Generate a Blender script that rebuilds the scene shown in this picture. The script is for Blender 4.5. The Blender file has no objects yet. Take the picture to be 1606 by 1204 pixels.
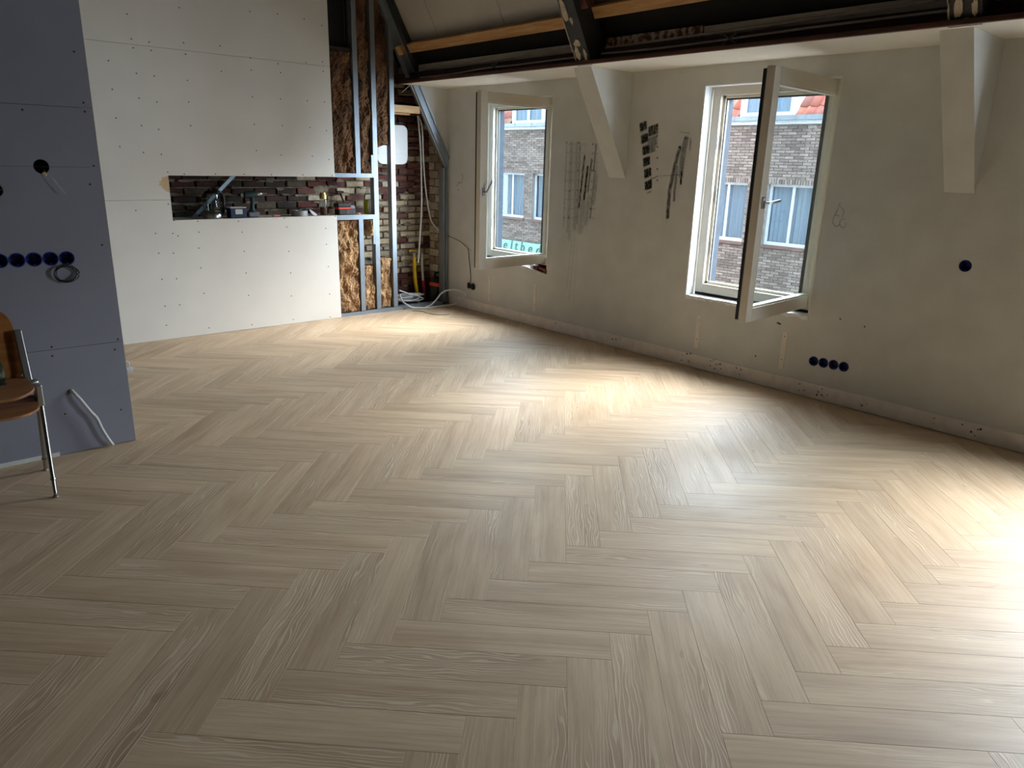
import bpy, bmesh, math, random
import numpy as np
from mathutils import Vector, Matrix, noise
from mathutils.geometry import tessellate_polygon
R = math.radians
random.seed(7)
scene = bpy.context.scene
col = scene.collection

# ------------------------------------------------------------------ camera
CAMZ, FPX = 1.57, 1152.0
YAW, PITCH, ROLL = R(41.694), R(-16.81), R(-1.548)
FW = Vector((math.sin(YAW)*math.cos(PITCH), math.cos(YAW)*math.cos(PITCH), math.sin(PITCH)))
RT = Vector((math.cos(YAW), -math.sin(YAW), 0))
DN = FW.cross(RT)
CR = RT*math.cos(ROLL) + DN*math.sin(ROLL)
CD = DN*math.cos(ROLL) - RT*math.sin(ROLL)
CAM = Vector((0, 0, CAMZ))
cd = bpy.data.cameras.new('camera')
cam = bpy.data.objects.new('camera', cd); col.objects.link(cam)
cd.sensor_width = 36; cd.lens = 36*FPX/1606; cd.clip_start = 0.02; cd.clip_end = 200
m3 = Matrix((CR, -CD, -FW)).transposed()
cam.matrix_world = Matrix.Translation(CAM) @ m3.to_4x4()
scene.camera = cam

def at(px, py, ax, v):
    """pixel of the 1606x1204 photograph -> point on the plane (axis ax) = v"""
    d = CR*((px-803)/FPX) + CD*((py-602)/FPX) + FW
    return CAM + d*((v-CAM[ax])/d[ax])
def proj(p):
    d = Vector(p)-CAM; z = d.dot(FW)
    return (803+FPX*d.dot(CR)/z, 602+FPX*d.dot(CD)/z, z)

# ------------------------------------------------------------------ world: hazy sky, the sun veiled behind the houses across the street
world = bpy.data.worlds.new('overcast_sky'); scene.world = world
world.use_nodes = True
wn = world.node_tree.nodes; wl = world.node_tree.links; wn.clear()
# CIE standard general sky, between types 10 and 11 (bright solar corona); the sun itself is veiled
SUN_EL, SUN_AZ, SKY = R(41), R(104), 17.2      # azimuth from +Y (along the wall) towards +X (the street)
sund = (math.sin(SUN_AZ)*math.cos(SUN_EL), math.cos(SUN_AZ)*math.cos(SUN_EL), math.sin(SUN_EL))
bgd = wn.new('ShaderNodeBackground'); wo = wn.new('ShaderNodeOutputWorld')
def wm(op, a, b=None):
    n = wn.new('ShaderNodeMath'); n.operation = op
    for i, v in enumerate((a, b)):
        if v is None: continue
        if isinstance(v, (int, float)): n.inputs[i].default_value = v
        else: wl.new(v, n.inputs[i])
    return n.outputs[0]
tcw = wn.new('ShaderNodeTexCoord'); nrm = wn.new('ShaderNodeVectorMath'); nrm.operation = 'NORMALIZE'
wl.new(tcw.outputs['Generated'], nrm.inputs[0])
dtw = wn.new('ShaderNodeVectorMath'); dtw.operation = 'DOT_PRODUCT'; dtw.inputs[1].default_value = sund
wl.new(nrm.outputs[0], dtw.inputs[0]); cg = dtw.outputs['Value']
sxw = wn.new('ShaderNodeSeparateXYZ'); wl.new(nrm.outputs[0], sxw.inputs[0])
zz = wm('MAXIMUM', sxw.outputs[2], 0.02)
phi = wm('SUBTRACT', 1.0, wm('EXPONENT', wm('DIVIDE', -0.55, zz)))
gam = wm('ARCCOSINE', wm('MINIMUM', wm('MAXIMUM', cg, -1.0), 1.0))
cor = wm('MULTIPLY', 8.0, wm('SUBTRACT', wm('EXPONENT', wm('MULTIPLY', gam, -2.8)), math.exp(-2.8*math.pi/2)))
ind = wm('ADD', wm('ADD', 1.0, cor), wm('MULTIPLY', 0.40, wm('MULTIPLY', cg, cg)))
wl.new(wm('MULTIPLY', wm('MULTIPLY', phi, ind), SKY), bgd.inputs['Strength'])
mxc = wn.new('ShaderNodeMix'); mxc.data_type = 'RGBA'
mxc.inputs[6].default_value = (0.72, 0.87, 1.0, 1); mxc.inputs[7].default_value = (0.91, 0.955, 1.0, 1)
wl.new(wm('MINIMUM', wm('MULTIPLY', cor, 0.2), 1.0), mxc.inputs[0])
wl.new(mxc.outputs[2], bgd.inputs['Color']); wl.new(bgd.outputs[0], wo.inputs['Surface'])

vs = scene.view_settings
vs.view_transform = 'Standard'; vs.look = 'None'; vs.gamma = 1.0; vs.use_curve_mapping = False
vs.exposure = 0.0
scene.display_settings.display_device = 'sRGB'
scene.cycles.max_bounces = 12; scene.cycles.diffuse_bounces = 7; scene.cycles.transparent_max_bounces = 12
scene.cycles.sample_clamp_indirect = 8

# ------------------------------------------------------------------ key dimensions (metres)
XW, YB, YG, ZS = 4.965, 6.69, 4.325, 2.29      # window wall, stud wall, grey partition, soffit
XG = 0.998                                      # free end of the grey partition
YBR = 7.05                                      # brick party wall face
X0, Y0, ZC = -2.6, -4.4, 3.55                   # room limits out of view
WIN = [(5.11, 6.17), (2.44, 3.50), (-0.23, 0.83)]
WZ0, WZ1 = 0.58, 2.157
XF = 15.5                                       # facade across the street

# portals: the window openings, through which the sky is sampled
for i, (a, b) in enumerate(WIN):
    ld = bpy.data.lights.new('window_portal', 'AREA'); ld.shape = 'RECTANGLE'
    ld.size = WZ1-WZ0; ld.size_y = b-a; ld.cycles.is_portal = True
    lo = bpy.data.objects.new('window_portal', ld); col.objects.link(lo)
    lo.location = (XW+0.28, (a+b)/2, (WZ0+WZ1)/2); lo.rotation_euler = (0, R(90), 0)

# ------------------------------------------------------------------ materials
def lin(c):
    c = [v/255 for v in c]
    return tuple(v/12.92 if v <= 0.04045 else ((v+0.055)/1.055)**2.4 for v in c) + (1,)
def newmat(name):
    m = bpy.data.materials.new(name); m.use_nodes = True
    nt = m.node_tree; nt.nodes.clear()
    o = nt.nodes.new('ShaderNodeOutputMaterial'); b = nt.nodes.new('ShaderNodeBsdfPrincipled')
    nt.links.new(b.outputs[0], o.inputs[0])
    return m, nt, b, o
def N(nt, t, **k):
    n = nt.nodes.new(t)
    for a, v in k.items(): setattr(n, a, v)
    return n
def mat(name, c, rough=0.6, metal=0.0, var=0.12, scale=12, bump=0.0, bscale=80, stretch=(1,1,1), c2=None, spec=0.5, detail=4, contrast=0):
    """one colour broken up by object-space noise"""
    m, nt, b, o = newmat(name); L = nt.links.new
    t = N(nt, 'ShaderNodeTexCoord'); mp = N(nt, 'ShaderNodeMapping'); mp.inputs['Scale'].default_value = stretch
    L(t.outputs['Object'], mp.inputs[0])
    n = N(nt, 'ShaderNodeTexNoise'); n.inputs['Scale'].default_value = scale; n.inputs['Detail'].default_value = detail
    L(mp.outputs[0], n.inputs['Vector'])
    cr = N(nt, 'ShaderNodeValToRGB')
    a = lin(c); e = lin(c2) if c2 else tuple(min(1, v*(1+var)) for v in a[:3])+(1,)
    d = a if c2 else tuple(v*(1-var) for v in a[:3])+(1,)
    cr.color_ramp.elements[0].position = 0.3+contrast; cr.color_ramp.elements[1].position = 0.7-contrast
    cr.color_ramp.elements[0].color = d; cr.color_ramp.elements[1].color = e
    L(n.outputs['Fac'], cr.inputs[0]); L(cr.outputs[0], b.inputs['Base Color'])
    b.inputs['Roughness'].default_value = rough; b.inputs['Metallic'].default_value = metal
    b.inputs['Specular IOR Level'].default_value = spec
    if bump:
        n2 = N(nt, 'ShaderNodeTexNoise'); n2.inputs['Scale'].default_value = bscale; n2.inputs['Detail'].default_value = 6
        L(mp.outputs[0], n2.inputs['Vector'])
        bp = N(nt, 'ShaderNodeBump'); bp.inputs['Strength'].default_value = bump; bp.inputs['Distance'].default_value = 0.01
        L(n2.outputs['Fac'], bp.inputs['Height']); L(bp.outputs[0], b.inputs['Normal'])
    return m
def glassy(name, tint=(0.93, 0.97, 0.97), refl=1.0):
    m = bpy.data.materials.new(name); m.use_nodes = True; nt = m.node_tree; nt.nodes.clear(); L = nt.links.new
    o = nt.nodes.new('ShaderNodeOutputMaterial'); tr = nt.nodes.new('ShaderNodeBsdfTransparent')
    g = nt.nodes.new('ShaderNodeBsdfGlossy'); mx = nt.nodes.new('ShaderNodeMixShader'); lw = nt.nodes.new('ShaderNodeLayerWeight')
    pw = N(nt, 'ShaderNodeMath', operation='POWER'); pw.inputs[1].default_value = 4.0
    md = N(nt, 'ShaderNodeMath', operation='MULTIPLY_ADD'); md.inputs[1].default_value = 0.5; md.inputs[2].default_value = 0.03
    lw.inputs[0].default_value = 0.5
    tr.inputs[0].default_value = tint+(1,); g.inputs['Roughness'].default_value = 0.02
    g.inputs[0].default_value = (refl,)*3+(1,)
    L(lw.outputs['Facing'], pw.inputs[0]); L(pw.outputs[0], md.inputs[0])
    L(md.outputs[0], mx.inputs[0]); L(tr.outputs[0], mx.inputs[1]); L(g.outputs[0], mx.inputs[2]); L(mx.outputs[0], o.inputs[0])
    return m

def wood_floor():
    m, nt, b, o = newmat('oak_plank'); L = nt.links.new
    uv = N(nt, 'ShaderNodeUVMap'); uv.uv_map = 'plank'
    oi = N(nt, 'ShaderNodeObjectInfo'); ge = N(nt, 'ShaderNodeNewGeometry')
    ad = N(nt, 'ShaderNodeMath', operation='ADD'); fr = N(nt, 'ShaderNodeMath', operation='FRACT')
    L(oi.outputs['Random'], ad.inputs[0]); L(ge.outputs['Random Per Island'], ad.inputs[1]); L(ad.outputs[0], fr.inputs[0])
    rnd = fr.outputs[0]
    off = N(nt, 'ShaderNodeMath', operation='MULTIPLY'); off.inputs[1].default_value = 61.0; L(rnd, off.inputs[0])
    cb = N(nt, 'ShaderNodeCombineXYZ'); L(off.outputs[0], cb.inputs[2])
    va = N(nt, 'ShaderNodeVectorMath', operation='ADD'); L(uv.outputs[0], va.inputs[0]); L(cb.outputs[0], va.inputs[1])
    def nz(sc, scale=1.0, detail=3, dist=0.0, rough=0.55):
        mp = N(nt, 'ShaderNodeMapping'); mp.inputs['Scale'].default_value = sc; L(va.outputs[0], mp.inputs[0])
        n = N(nt, 'ShaderNodeTexNoise'); n.inputs['Scale'].default_value = scale; n.inputs['Detail'].default_value = detail
        n.inputs['Distortion'].default_value = dist; n.inputs['Roughness'].default_value = rough
        L(mp.outputs[0], n.inputs['Vector']); return n.outputs['Fac']
    def rng(x, a, b_, c=0.0, d=1.0):
        r = N(nt, 'ShaderNodeMapRange'); r.inputs[1].default_value = a; r.inputs[2].default_value = b_
        r.inputs[3].default_value = c; r.inputs[4].default_value = d; L(x, r.inputs[0]); return r.outputs[0]
    def mul(x, y):
        k = N(nt, 'ShaderNodeMath', operation='MULTIPLY'); L(x, k.inputs[0])
        if isinstance(y, float): k.inputs[1].default_value = y
        else: L(y, k.inputs[1])
        return k.outputs[0]
    def mix(f, a, c):
        x = N(nt, 'ShaderNodeMix', data_type='RGBA'); L(f, x.inputs[0])
        for i, v in ((6, a), (7, c)):
            if isinstance(v, tuple): x.inputs[i].default_value = v
            else: L(v, x.inputs[i])
        return x.outputs[2]
    tone = nz((1.6, 9, 1), 1.0, 3, 0.4)
    base = mix(rng(tone, 0.3, 0.72), lin((212, 186, 153)), lin((181, 152, 120)))
    # plank-to-plank tone
    pv = rng(rnd, 0, 1, 0.91, 1.07)
    hs = N(nt, 'ShaderNodeHueSaturation'); L(base, hs.inputs['Color']); L(pv, hs.inputs['Value'])
    # long streaks
    st = nz((2.2, 70, 1), 1.0, 5, 0.0, 0.65)
    c1 = mix(mul(rng(st, 0.42, 0.72), 0.38), hs.outputs[0], lin((140, 114, 88)))
    # cathedral grain: growth rings cut by the plank face, distorted along its length
    mp = N(nt, 'ShaderNodeMapping'); mp.inputs['Scale'].default_value = (0.55, 3.2, 1); L(va.outputs[0], mp.inputs[0])
    wv = N(nt, 'ShaderNodeTexWave', wave_type='BANDS', bands_direction='Y', wave_profile='SIN')
    wv.inputs['Scale'].default_value = 7.5; wv.inputs['Distortion'].default_value = 13.0; wv.inputs['Detail'].default_value = 1.5
    wv.inputs['Detail Scale'].default_value = 1.1; wv.inputs['Detail Roughness'].default_value = 0.45
    L(mp.outputs[0], wv.inputs['Vector'])
    msk = rng(nz((1.3, 5, 1), 1.0, 1), 0.46, 0.62)
    ring = mul(rng(wv.outputs['Fac'], 0.62, 0.95), msk)
    c2 = mix(mul(ring, 0.62), c1, lin((220, 202, 174)))
    # pores
    po = nz((14, 420, 1), 1.0, 2)
    c3 = mix(mul(rng(po, 0.58, 0.8), 0.30), c2, lin((120, 96, 74)))
    # knots: sparse dark spots
    kn = nz((9, 24, 1), 1.0, 0, 0.3)
    c4 = mix(mul(rng(kn, 0.84, 0.90), 0.25), c3, lin((104, 80, 60)))
    L(c4, b.inputs['Base Color'])
    b.inputs['Specular IOR Level'].default_value = 0.5
    # roughness: dust smears over the whole floor
    t = N(nt, 'ShaderNodeNewGeometry')
    sm = N(nt, 'ShaderNodeTexNoise'); sm.inputs['Scale'].default_value = 1.3; sm.inputs['Detail'].default_value = 4
    L(t.outputs['Position'], sm.inputs['Vector'])
    L(rng(sm.outputs['Fac'], 0.3, 0.7, 0.46, 0.60), b.inputs['Roughness'])
    bp = N(nt, 'ShaderNodeBump'); bp.inputs['Strength'].default_value = 0.22; bp.inputs['Distance'].default_value = 0.002
    hh = N(nt, 'ShaderNodeMath', operation='ADD'); L(st, hh.inputs[0]); L(mul(ring, 0.8), hh.inputs[1])
    L(hh.outputs[0], bp.inputs['Height']); L(bp.outputs[0], b.inputs['Normal'])
    return m

def attr_stain(name, c):
    """stain whose strength is a mesh attribute; elsewhere the wall shows through"""
    m, nt, b, o = newmat(name); L = nt.links.new
    b.inputs['Base Color'].default_value = lin(c); b.inputs['Roughness'].default_value = 0.9
    at_ = N(nt, 'ShaderNodeAttribute'); at_.attribute_name = 'stain'
    tr = N(nt, 'ShaderNodeBsdfTransparent'); mx = N(nt, 'ShaderNodeMixShader')
    L(at_.outputs['Fac'], mx.inputs[0]); L(tr.outputs[0], mx.inputs[1]); L(b.outputs[0], mx.inputs[2]); L(mx.outputs[0], o.inputs[0])
    return m
def obj_colour(name, rough=0.85, bump=0.5, bscale=60, var=0.25, scale=30):
    """colour from the object's own colour property, with noise"""
    m, nt, b, o = newmat(name); L = nt.links.new
    oi = N(nt, 'ShaderNodeObjectInfo'); t = N(nt, 'ShaderNodeNewGeometry')
    n = N(nt, 'ShaderNodeTexNoise'); n.inputs['Scale'].default_value = scale; n.inputs['Detail'].default_value = 5
    L(t.outputs['Position'], n.inputs['Vector'])
    r = N(nt, 'ShaderNodeMapRange'); r.inputs[1].default_value = 0.3; r.inputs[2].default_value = 0.7
    r.inputs[3].default_value = 1-var; r.inputs[4].default_value = 1+var; L(n.outputs['Fac'], r.inputs[0])
    hs = N(nt, 'ShaderNodeHueSaturation'); L(oi.outputs['Color'], hs.inputs['Color']); L(r.outputs[0], hs.inputs['Value'])
    L(hs.outputs[0], b.inputs['Base Color']); b.inputs['Roughness'].default_value = rough
    bp = N(nt, 'ShaderNodeBump'); bp.inputs['Strength'].default_value = bump; bp.inputs['Distance'].default_value = 0.01
    n2 = N(nt, 'ShaderNodeTexNoise'); n2.inputs['Scale'].default_value = bscale; n2.inputs['Detail'].default_value = 6
    L(t.outputs['Position'], n2.inputs['Vector']); L(n2.outputs['Fac'], bp.inputs['Height']); L(bp.outputs[0], b.inputs['Normal'])
    return m
def island_mat(name, c1, c2, rough=0.85, bump=0.3):
    """colour varied from piece to piece of one joined mesh"""
    m, nt, b, o = newmat(name); L = nt.links.new
    g = N(nt, 'ShaderNodeNewGeometry'); cr = N(nt, 'ShaderNodeValToRGB')
    cr.color_ramp.elements[0].color = lin(c1); cr.color_ramp.elements[1].color = lin(c2)
    L(g.outputs['Random Per Island'], cr.inputs[0])
    n = N(nt, 'ShaderNodeTexNoise'); n.inputs['Scale'].default_value = 25; L(g.outputs['Position'], n.inputs['Vector'])
    r = N(nt, 'ShaderNodeMapRange'); r.inputs[1].default_value = 0.3; r.inputs[2].default_value = 0.7; r.inputs[3].default_value = 0.8; r.inputs[4].default_value = 1.2
    L(n.outputs['Fac'], r.inputs[0])
    hs = N(nt, 'ShaderNodeHueSaturation'); L(cr.outputs[0], hs.inputs['Color']); L(r.outputs[0], hs.inputs['Value'])
    L(hs.outputs[0], b.inputs['Base Color']); b.inputs['Roughness'].default_value = rough
    return m

M = {}
M['floor'] = wood_floor()
M['subfloor'] = mat('screed', (96, 88, 78), 0.9)
M['board'] = mat('white_plasterboard', (224, 220, 212), 0.75, var=0.03, scale=3, bump=0.05, bscale=200)
M['greyboard'] = mat('grey_plasterboard', (134, 134, 146), 0.7, var=0.06, scale=2.5, bump=0.06, bscale=160)
M['boardedge'] = mat('gypsum_edge', (190, 178, 156), 0.9, var=0.15, scale=30, bump=0.3)
M['plaster'] = mat('cream_plaster', (208, 207, 201), 0.85, var=0.05, scale=5, bump=0.25, bscale=120, detail=6)
M['plaster2'] = mat('skirting_plaster', (236, 228, 220), 0.85, var=0.08, scale=14, bump=0.3, bscale=60)
M['strip'] = mat('filler_strip', (226, 220, 208), 0.85, var=0.05)
M['soffit'] = mat('soffit_white', (226, 220, 208), 0.8, var=0.03, scale=4)
M['cream'] = mat('cream_window_paint', (222, 214, 198), 0.4, var=0.02)
M['reveal'] = mat('white_reveal_board', (236, 238, 240), 0.7, var=0.04, scale=6)
M['gasket'] = mat('black_gasket', (18, 18, 19), 0.5)
M['anthra'] = mat('grey_outer_frame', (52, 58, 66), 0.8, spec=0.15)
M['steel'] = mat('galvanised_steel', (146, 156, 166), 0.45, metal=0.6, var=0.08, scale=9)
M['darksteel'] = mat('dark_painted_steel', (52, 55, 57), 0.6, var=0.25, scale=10)
M['alu'] = mat('cast_aluminium', (176, 174, 168), 0.35, metal=0.9, var=0.08)
M['chrome'] = mat('chromed_tube', (168, 168, 164), 0.28, metal=1.0, var=0.05)
M['ply'] = mat('varnished_plywood', (166, 108, 52), 0.4, c2=(132, 80, 36), scale=5, stretch=(1, 1, 7), detail=6)
M['plyseat'] = mat('worn_plywood', (172, 116, 68), 0.5, c2=(130, 86, 54), scale=6, stretch=(1, 5, 5), detail=6)
M['pine'] = mat('pine_timber', (208, 166, 112), 0.7, c2=(178, 130, 78), scale=6, stretch=(6, 0.6, 6), bump=0.15)
M['paleblock'] = mat('pale_pine_block', (222, 190, 146), 0.7, c2=(198, 160, 112), scale=6, stretch=(1, 6, 6))
M['redwood'] = mat('dark_red_timber', (82, 48, 36), 0.75, c2=(52, 32, 26), scale=5, stretch=(6, 0.7, 6), bump=0.2)
M['brownedge'] = mat('brown_timber_edge', (104, 66, 48), 0.75, c2=(74, 48, 38), scale=6, stretch=(6, 0.8, 6))
M['whiteboard'] = mat('old_whitewashed_board', (216, 210, 198), 0.8, c2=(180, 172, 158), scale=5, stretch=(5, 0.8, 5), bump=0.2)
M['rustboard'] = mat('stained_plaster_board', (196, 184, 164), 0.9, c2=(112, 78, 56), scale=26, bump=0.6, contrast=0.12)
M['roofpanel'] = mat('grey_roof_panel', (188, 184, 174), 0.7, var=0.05, scale=3)
M['residue'] = mat('plaster_residue', (196, 184, 160), 0.9, var=0.2, scale=25, bump=0.5)
M['insul'] = mat('wood_fibre_insulation', (122, 84, 54), 0.95, c2=(204, 166, 120), scale=16, bump=0.9, bscale=120, stretch=(1, 1, 0.7), detail=12)
M['insul_dark'] = mat('dark_brown_insulation', (70, 46, 30), 0.95, c2=(138, 100, 68), scale=9, bump=0.8, bscale=70, stretch=(1, 1, 0.5), detail=12)  # darker, coarser insulation for the upper batts
M['mortar'] = mat('lime_mortar', (146, 134, 114), 0.95, c2=(92, 82, 70), scale=14, bump=0.7, bscale=60)
M['brick'] = obj_colour('old_brick')
M['black'] = mat('black_plastic', (20, 20, 21), 0.45)
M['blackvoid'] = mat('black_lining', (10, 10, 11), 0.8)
M['blue'] = mat('blue_box_plastic', (14, 34, 120), 0.4)
M['bluein'] = mat('dark_blue_plastic', (12, 28, 118), 0.5)
M['greypl'] = mat('grey_box_plastic', (110, 112, 116), 0.5)
M['whitepl'] = mat('white_plastic', (208, 210, 210), 0.4, var=0.03)
M['conduit'] = mat('white_conduit', (206, 206, 202), 0.5, var=0.05)
M['greycable'] = mat('grey_cable', (196, 190, 182), 0.6)
M['darkcord'] = mat('dark_cord', (44, 42, 40), 0.6)
M['yellow'] = mat('yellow_pipe', (236, 190, 24), 0.4)
M['brass'] = mat('brass', (190, 150, 70), 0.35, metal=0.9)
M['red'] = mat('red_pipe', (150, 28, 30), 0.45)
M['orange'] = mat('orange_red_plastic', (226, 70, 40), 0.45)
M['teal'] = mat('green_black_plastic', (26, 48, 48), 0.45)
M['navy'] = mat('navy_cardboard', (34, 50, 78), 0.7)
M['card'] = mat('pale_label', (206, 204, 200), 0.7)
M['silver'] = mat('brushed_metal', (180, 180, 182), 0.3, metal=1.0)
M['tape'] = mat('silver_tape', (156, 158, 160), 0.5, metal=0.4)
M['pink'] = mat('pink_plastic', (196, 90, 96), 0.5)
M['gold'] = mat('gold_cap', (206, 176, 116), 0.35, metal=0.6)
M['browngrain'] = mat('brown_granules', (96, 58, 40), 0.9, var=0.4, scale=200)
M['soap'] = mat('yellow_green_soap', (190, 190, 40), 0.25)
M['label'] = mat('white_paper_label', (240, 240, 236), 0.6)
M['glass'] = glassy('clear_window_glass', (0.90, 0.95, 0.97))
M['clear'] = glassy('clear_glass', (0.80, 0.84, 0.84))
M['greenglass'] = glassy('green_bottle_glass', (0.55, 0.75, 0.70))
M['farglass'] = glassy('far_window_glass', (0.75, 0.82, 0.88))
M['fbrick'] = island_mat('facade_brick', (84, 74, 70), (122, 112, 106))
M['fmortar'] = mat('facade_mortar', (112, 110, 108), 0.9)
M['farwhite'] = mat('white_joinery', (170, 178, 184), 0.6)
M['curtain'] = mat('net_curtain', (160, 166, 168), 0.8, var=0.08, scale=3, stretch=(1, 10, 0.4))
M['siding'] = mat('white_siding', (172, 180, 186), 0.6, var=0.06)
M['zinc'] = mat('zinc_gutter', (112, 124, 134), 0.5, metal=0.3)
M['tilered'] = obj_colour('clay_tile', 0.8, 0.25, 40, 0.15, 12)
M['sill'] = mat('brown_sill', (88, 64, 58), 0.7)
M['signboard'] = mat('pale_green_sign', (112, 156, 148), 0.5, var=0.03)
M['signtext'] = mat('green_letters', (44, 84, 74), 0.5)
M['asphalt'] = mat('street_paving', (110, 106, 102), 0.9, bump=0.3)
M['render'] = mat('outer_render', (118, 108, 100), 0.9)
M['rubble'] = mat('broken_brick', (122, 62, 44), 0.95, var=0.35, scale=40, bump=0.8)
M['foam'] = mat('white_filler_foam', (232, 234, 236), 0.85, var=0.08, scale=40, bump=0.9, bscale=90)
M['paper'] = mat('torn_board_paper', (206, 180, 142), 0.9)
M['mould'] = attr_stain('dark_wall_stain', (26, 27, 26))
M['pencil'] = attr_stain('pencil_mark', (70, 66, 60))
M['gapshade'] = mat('dark_gap_shade', (40, 36, 32), 0.9)  # shade of the gap below the purlin, put into the colour
M['bare'] = mat('bare_unplastered_wall', (92, 82, 72), 0.9, var=0.2, scale=6)
M['screw'] = mat('black_screw_head', (38, 36, 34), 0.6)

# ------------------------------------------------------------------ mesh helpers
class MB:
    def __init__(s): s.v = []; s.f = []
    def add(s, vs_, fs):
        k = len(s.v); s.v += [tuple(v) for v in vs_]; s.f += [tuple(i+k for i in f) for f in fs]; return s
    def box(s, x0, x1, y0, y1, z0, z1):
        return s.add([(x0,y0,z0),(x1,y0,z0),(x1,y1,z0),(x0,y1,z0),(x0,y0,z1),(x1,y0,z1),(x1,y1,z1),(x0,y1,z1)],
                     [(0,3,2,1),(4,5,6,7),(0,1,5,4),(1,2,6,5),(2,3,7,6),(3,0,4,7)])
    def obox(s, o, ax, ay, az):
        """box from corner o with three edge vectors"""
        o, ax, ay, az = map(Vector, (o, ax, ay, az))
        p = [o, o+ax, o+ax+ay, o+ay]; p += [q+az for q in p]
        fs = [(0,3,2,1),(4,5,6,7),(0,1,5,4),(1,2,6,5),(2,3,7,6),(3,0,4,7)]
        if ax.cross(ay).dot(az) < 0: fs = [f[::-1] for f in fs]
        return s.add(p, fs)
    def prism(s, poly, e):
        """polygon (3D points) extruded along e; concave outlines allowed"""
        n = len(poly); poly = [Vector(p) for p in poly]; e = Vector(e)
        nrm = Vector((0,0,0))
        for i in range(n):
            a, b = poly[i], poly[(i+1) % n]; nrm += a.cross(b)
        if nrm.dot(e) > 0: poly = poly[::-1]
        tri = tessellate_polygon([poly])
        fs = []
        for t in tri:
            a, b, c = (poly[i] for i in t)
            if (b-a).cross(c-a).dot(e) > 0: t = (t[0], t[2], t[1])
            fs += [tuple(t), (t[0]+n, t[2]+n, t[1]+n)]
        fs += [(i, i+n, (i+1) % n+n, (i+1) % n) for i in range(n)]
        return s.add(list(poly)+[p+e for p in poly], fs)
    def tube(s, pts, r, n=8, closed=False):
        pts = [Vector(p) for p in pts]; k0 = len(s.v); m = len(pts); up = None
        rr = r if isinstance(r, (list, tuple)) else [r]*m
        for i, p in enumerate(pts):
            a = pts[(i-1) % m] if closed else pts[max(i-1, 0)]; b = pts[(i+1) % m] if closed else pts[min(i+1, m-1)]
            t = (b-a).normalized() if (b-a).length > 1e-9 else Vector((0,0,1))
            if up is None: up = t.orthogonal().normalized()
            up = (up - t*up.dot(t)); up = up.normalized() if up.length > 1e-6 else t.orthogonal().normalized()
            w = t.cross(up)
            s.v += [tuple(p + (up*math.cos(2*math.pi*j/n)+w*math.sin(2*math.pi*j/n))*rr[i]) for j in range(n)]
        for i in range(m if closed else m-1):
            for j in range(n):
                a, b = k0+i*n, k0+((i+1) % m)*n
                s.f.append((a+j, a+(j+1) % n, b+(j+1) % n, b+j))
        if not closed:
            s.f.append(tuple(k0+j for j in range(n))[::-1]); s.f.append(tuple(k0+(m-1)*n+j for j in range(n)))
        return s
    def lathe(s, prof, c, ax=(0,0,1), n=20, cap=True):
        ax = Vector(ax).normalized(); u = ax.orthogonal().normalized(); w = ax.cross(u); c = Vector(c); k0 = len(s.v)
        for r, z in prof:
            s.v += [tuple(c+ax*z+(u*math.cos(2*math.pi*j/n)+w*math.sin(2*math.pi*j/n))*r) for j in range(n)]
        for i in range(len(prof)-1):
            for j in range(n):
                a, b = k0+i*n, k0+(i+1)*n
                s.f.append((a+j, a+(j+1) % n, b+(j+1) % n, b+j))
        if cap:
            s.f.append(tuple(k0+j for j in range(n))[::-1]); s.f.append(tuple(k0+(len(prof)-1)*n+j for j in range(n)))
        return s
    def xf(s, f): s.v = [tuple(f(Vector(v))) for v in s.v]; return s

def link(o, parent=None):
    col.objects.link(o)
    if parent is not None:
        o.parent = parent
        if parent.type == 'EMPTY': o.matrix_parent_inverse = Matrix.Translation(-Vector(parent.location))
    return o
def mk(name, mb, material, parent=None, smooth=False, bevel=0, seg=2, label=None):
    me = bpy.data.meshes.new(name); me.from_pydata(mb.v, [], mb.f); me.update()
    me.materials.append(M[material] if isinstance(material, str) else material)
    if smooth:
        for p in me.polygons: p.use_smooth = True
        try: me.set_sharp_from_angle(angle=R(40))
        except Exception: pass
    o = link(bpy.data.objects.new(name, me), parent)
    if bevel:
        b = o.modifiers.new('bevel', 'BEVEL'); b.width = bevel; b.segments = seg; b.limit_method = 'ANGLE'; b.angle_limit = R(35)
    if label: o['label'] = label
    return o
def thing(name, label, cat, loc, group=None):
    o = bpy.data.objects.new(name, None); o.empty_display_size = 0.05; o.location = loc; col.objects.link(o)
    o['label'] = label; o['category'] = cat
    if group: o['group'] = group
    return o
def tag(o, label, cat, group=None):
    o['label'] = label; o['category'] = cat
    if group: o['group'] = group
    return o
def structure(o, label=None):
    o['kind'] = 'structure'
    if label: o['label'] = label
    return o
def stuff(o):
    o['kind'] = 'stuff'; return o
def carve(o, cutters):
    """cut solids (MB) out of a mesh object for good"""
    tmp = []
    for c in cutters:
        me = bpy.data.meshes.new('cut'); me.from_pydata(c.v, [], c.f)
        t = bpy.data.objects.new('cut', me); col.objects.link(t); tmp.append(t)
        md = o.modifiers.new('cut', 'BOOLEAN'); md.operation = 'DIFFERENCE'; md.object = t; md.solver = 'EXACT'
    bpy.context.view_layer.update()
    ev = o.evaluated_get(bpy.context.evaluated_depsgraph_get())
    me = bpy.data.meshes.new_from_object(ev)
    o.modifiers.clear(); old = o.data; o.data = me; bpy.data.meshes.remove(old)
    for t in tmp:
        d = t.data; bpy.data.objects.remove(t); bpy.data.meshes.remove(d)
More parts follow.
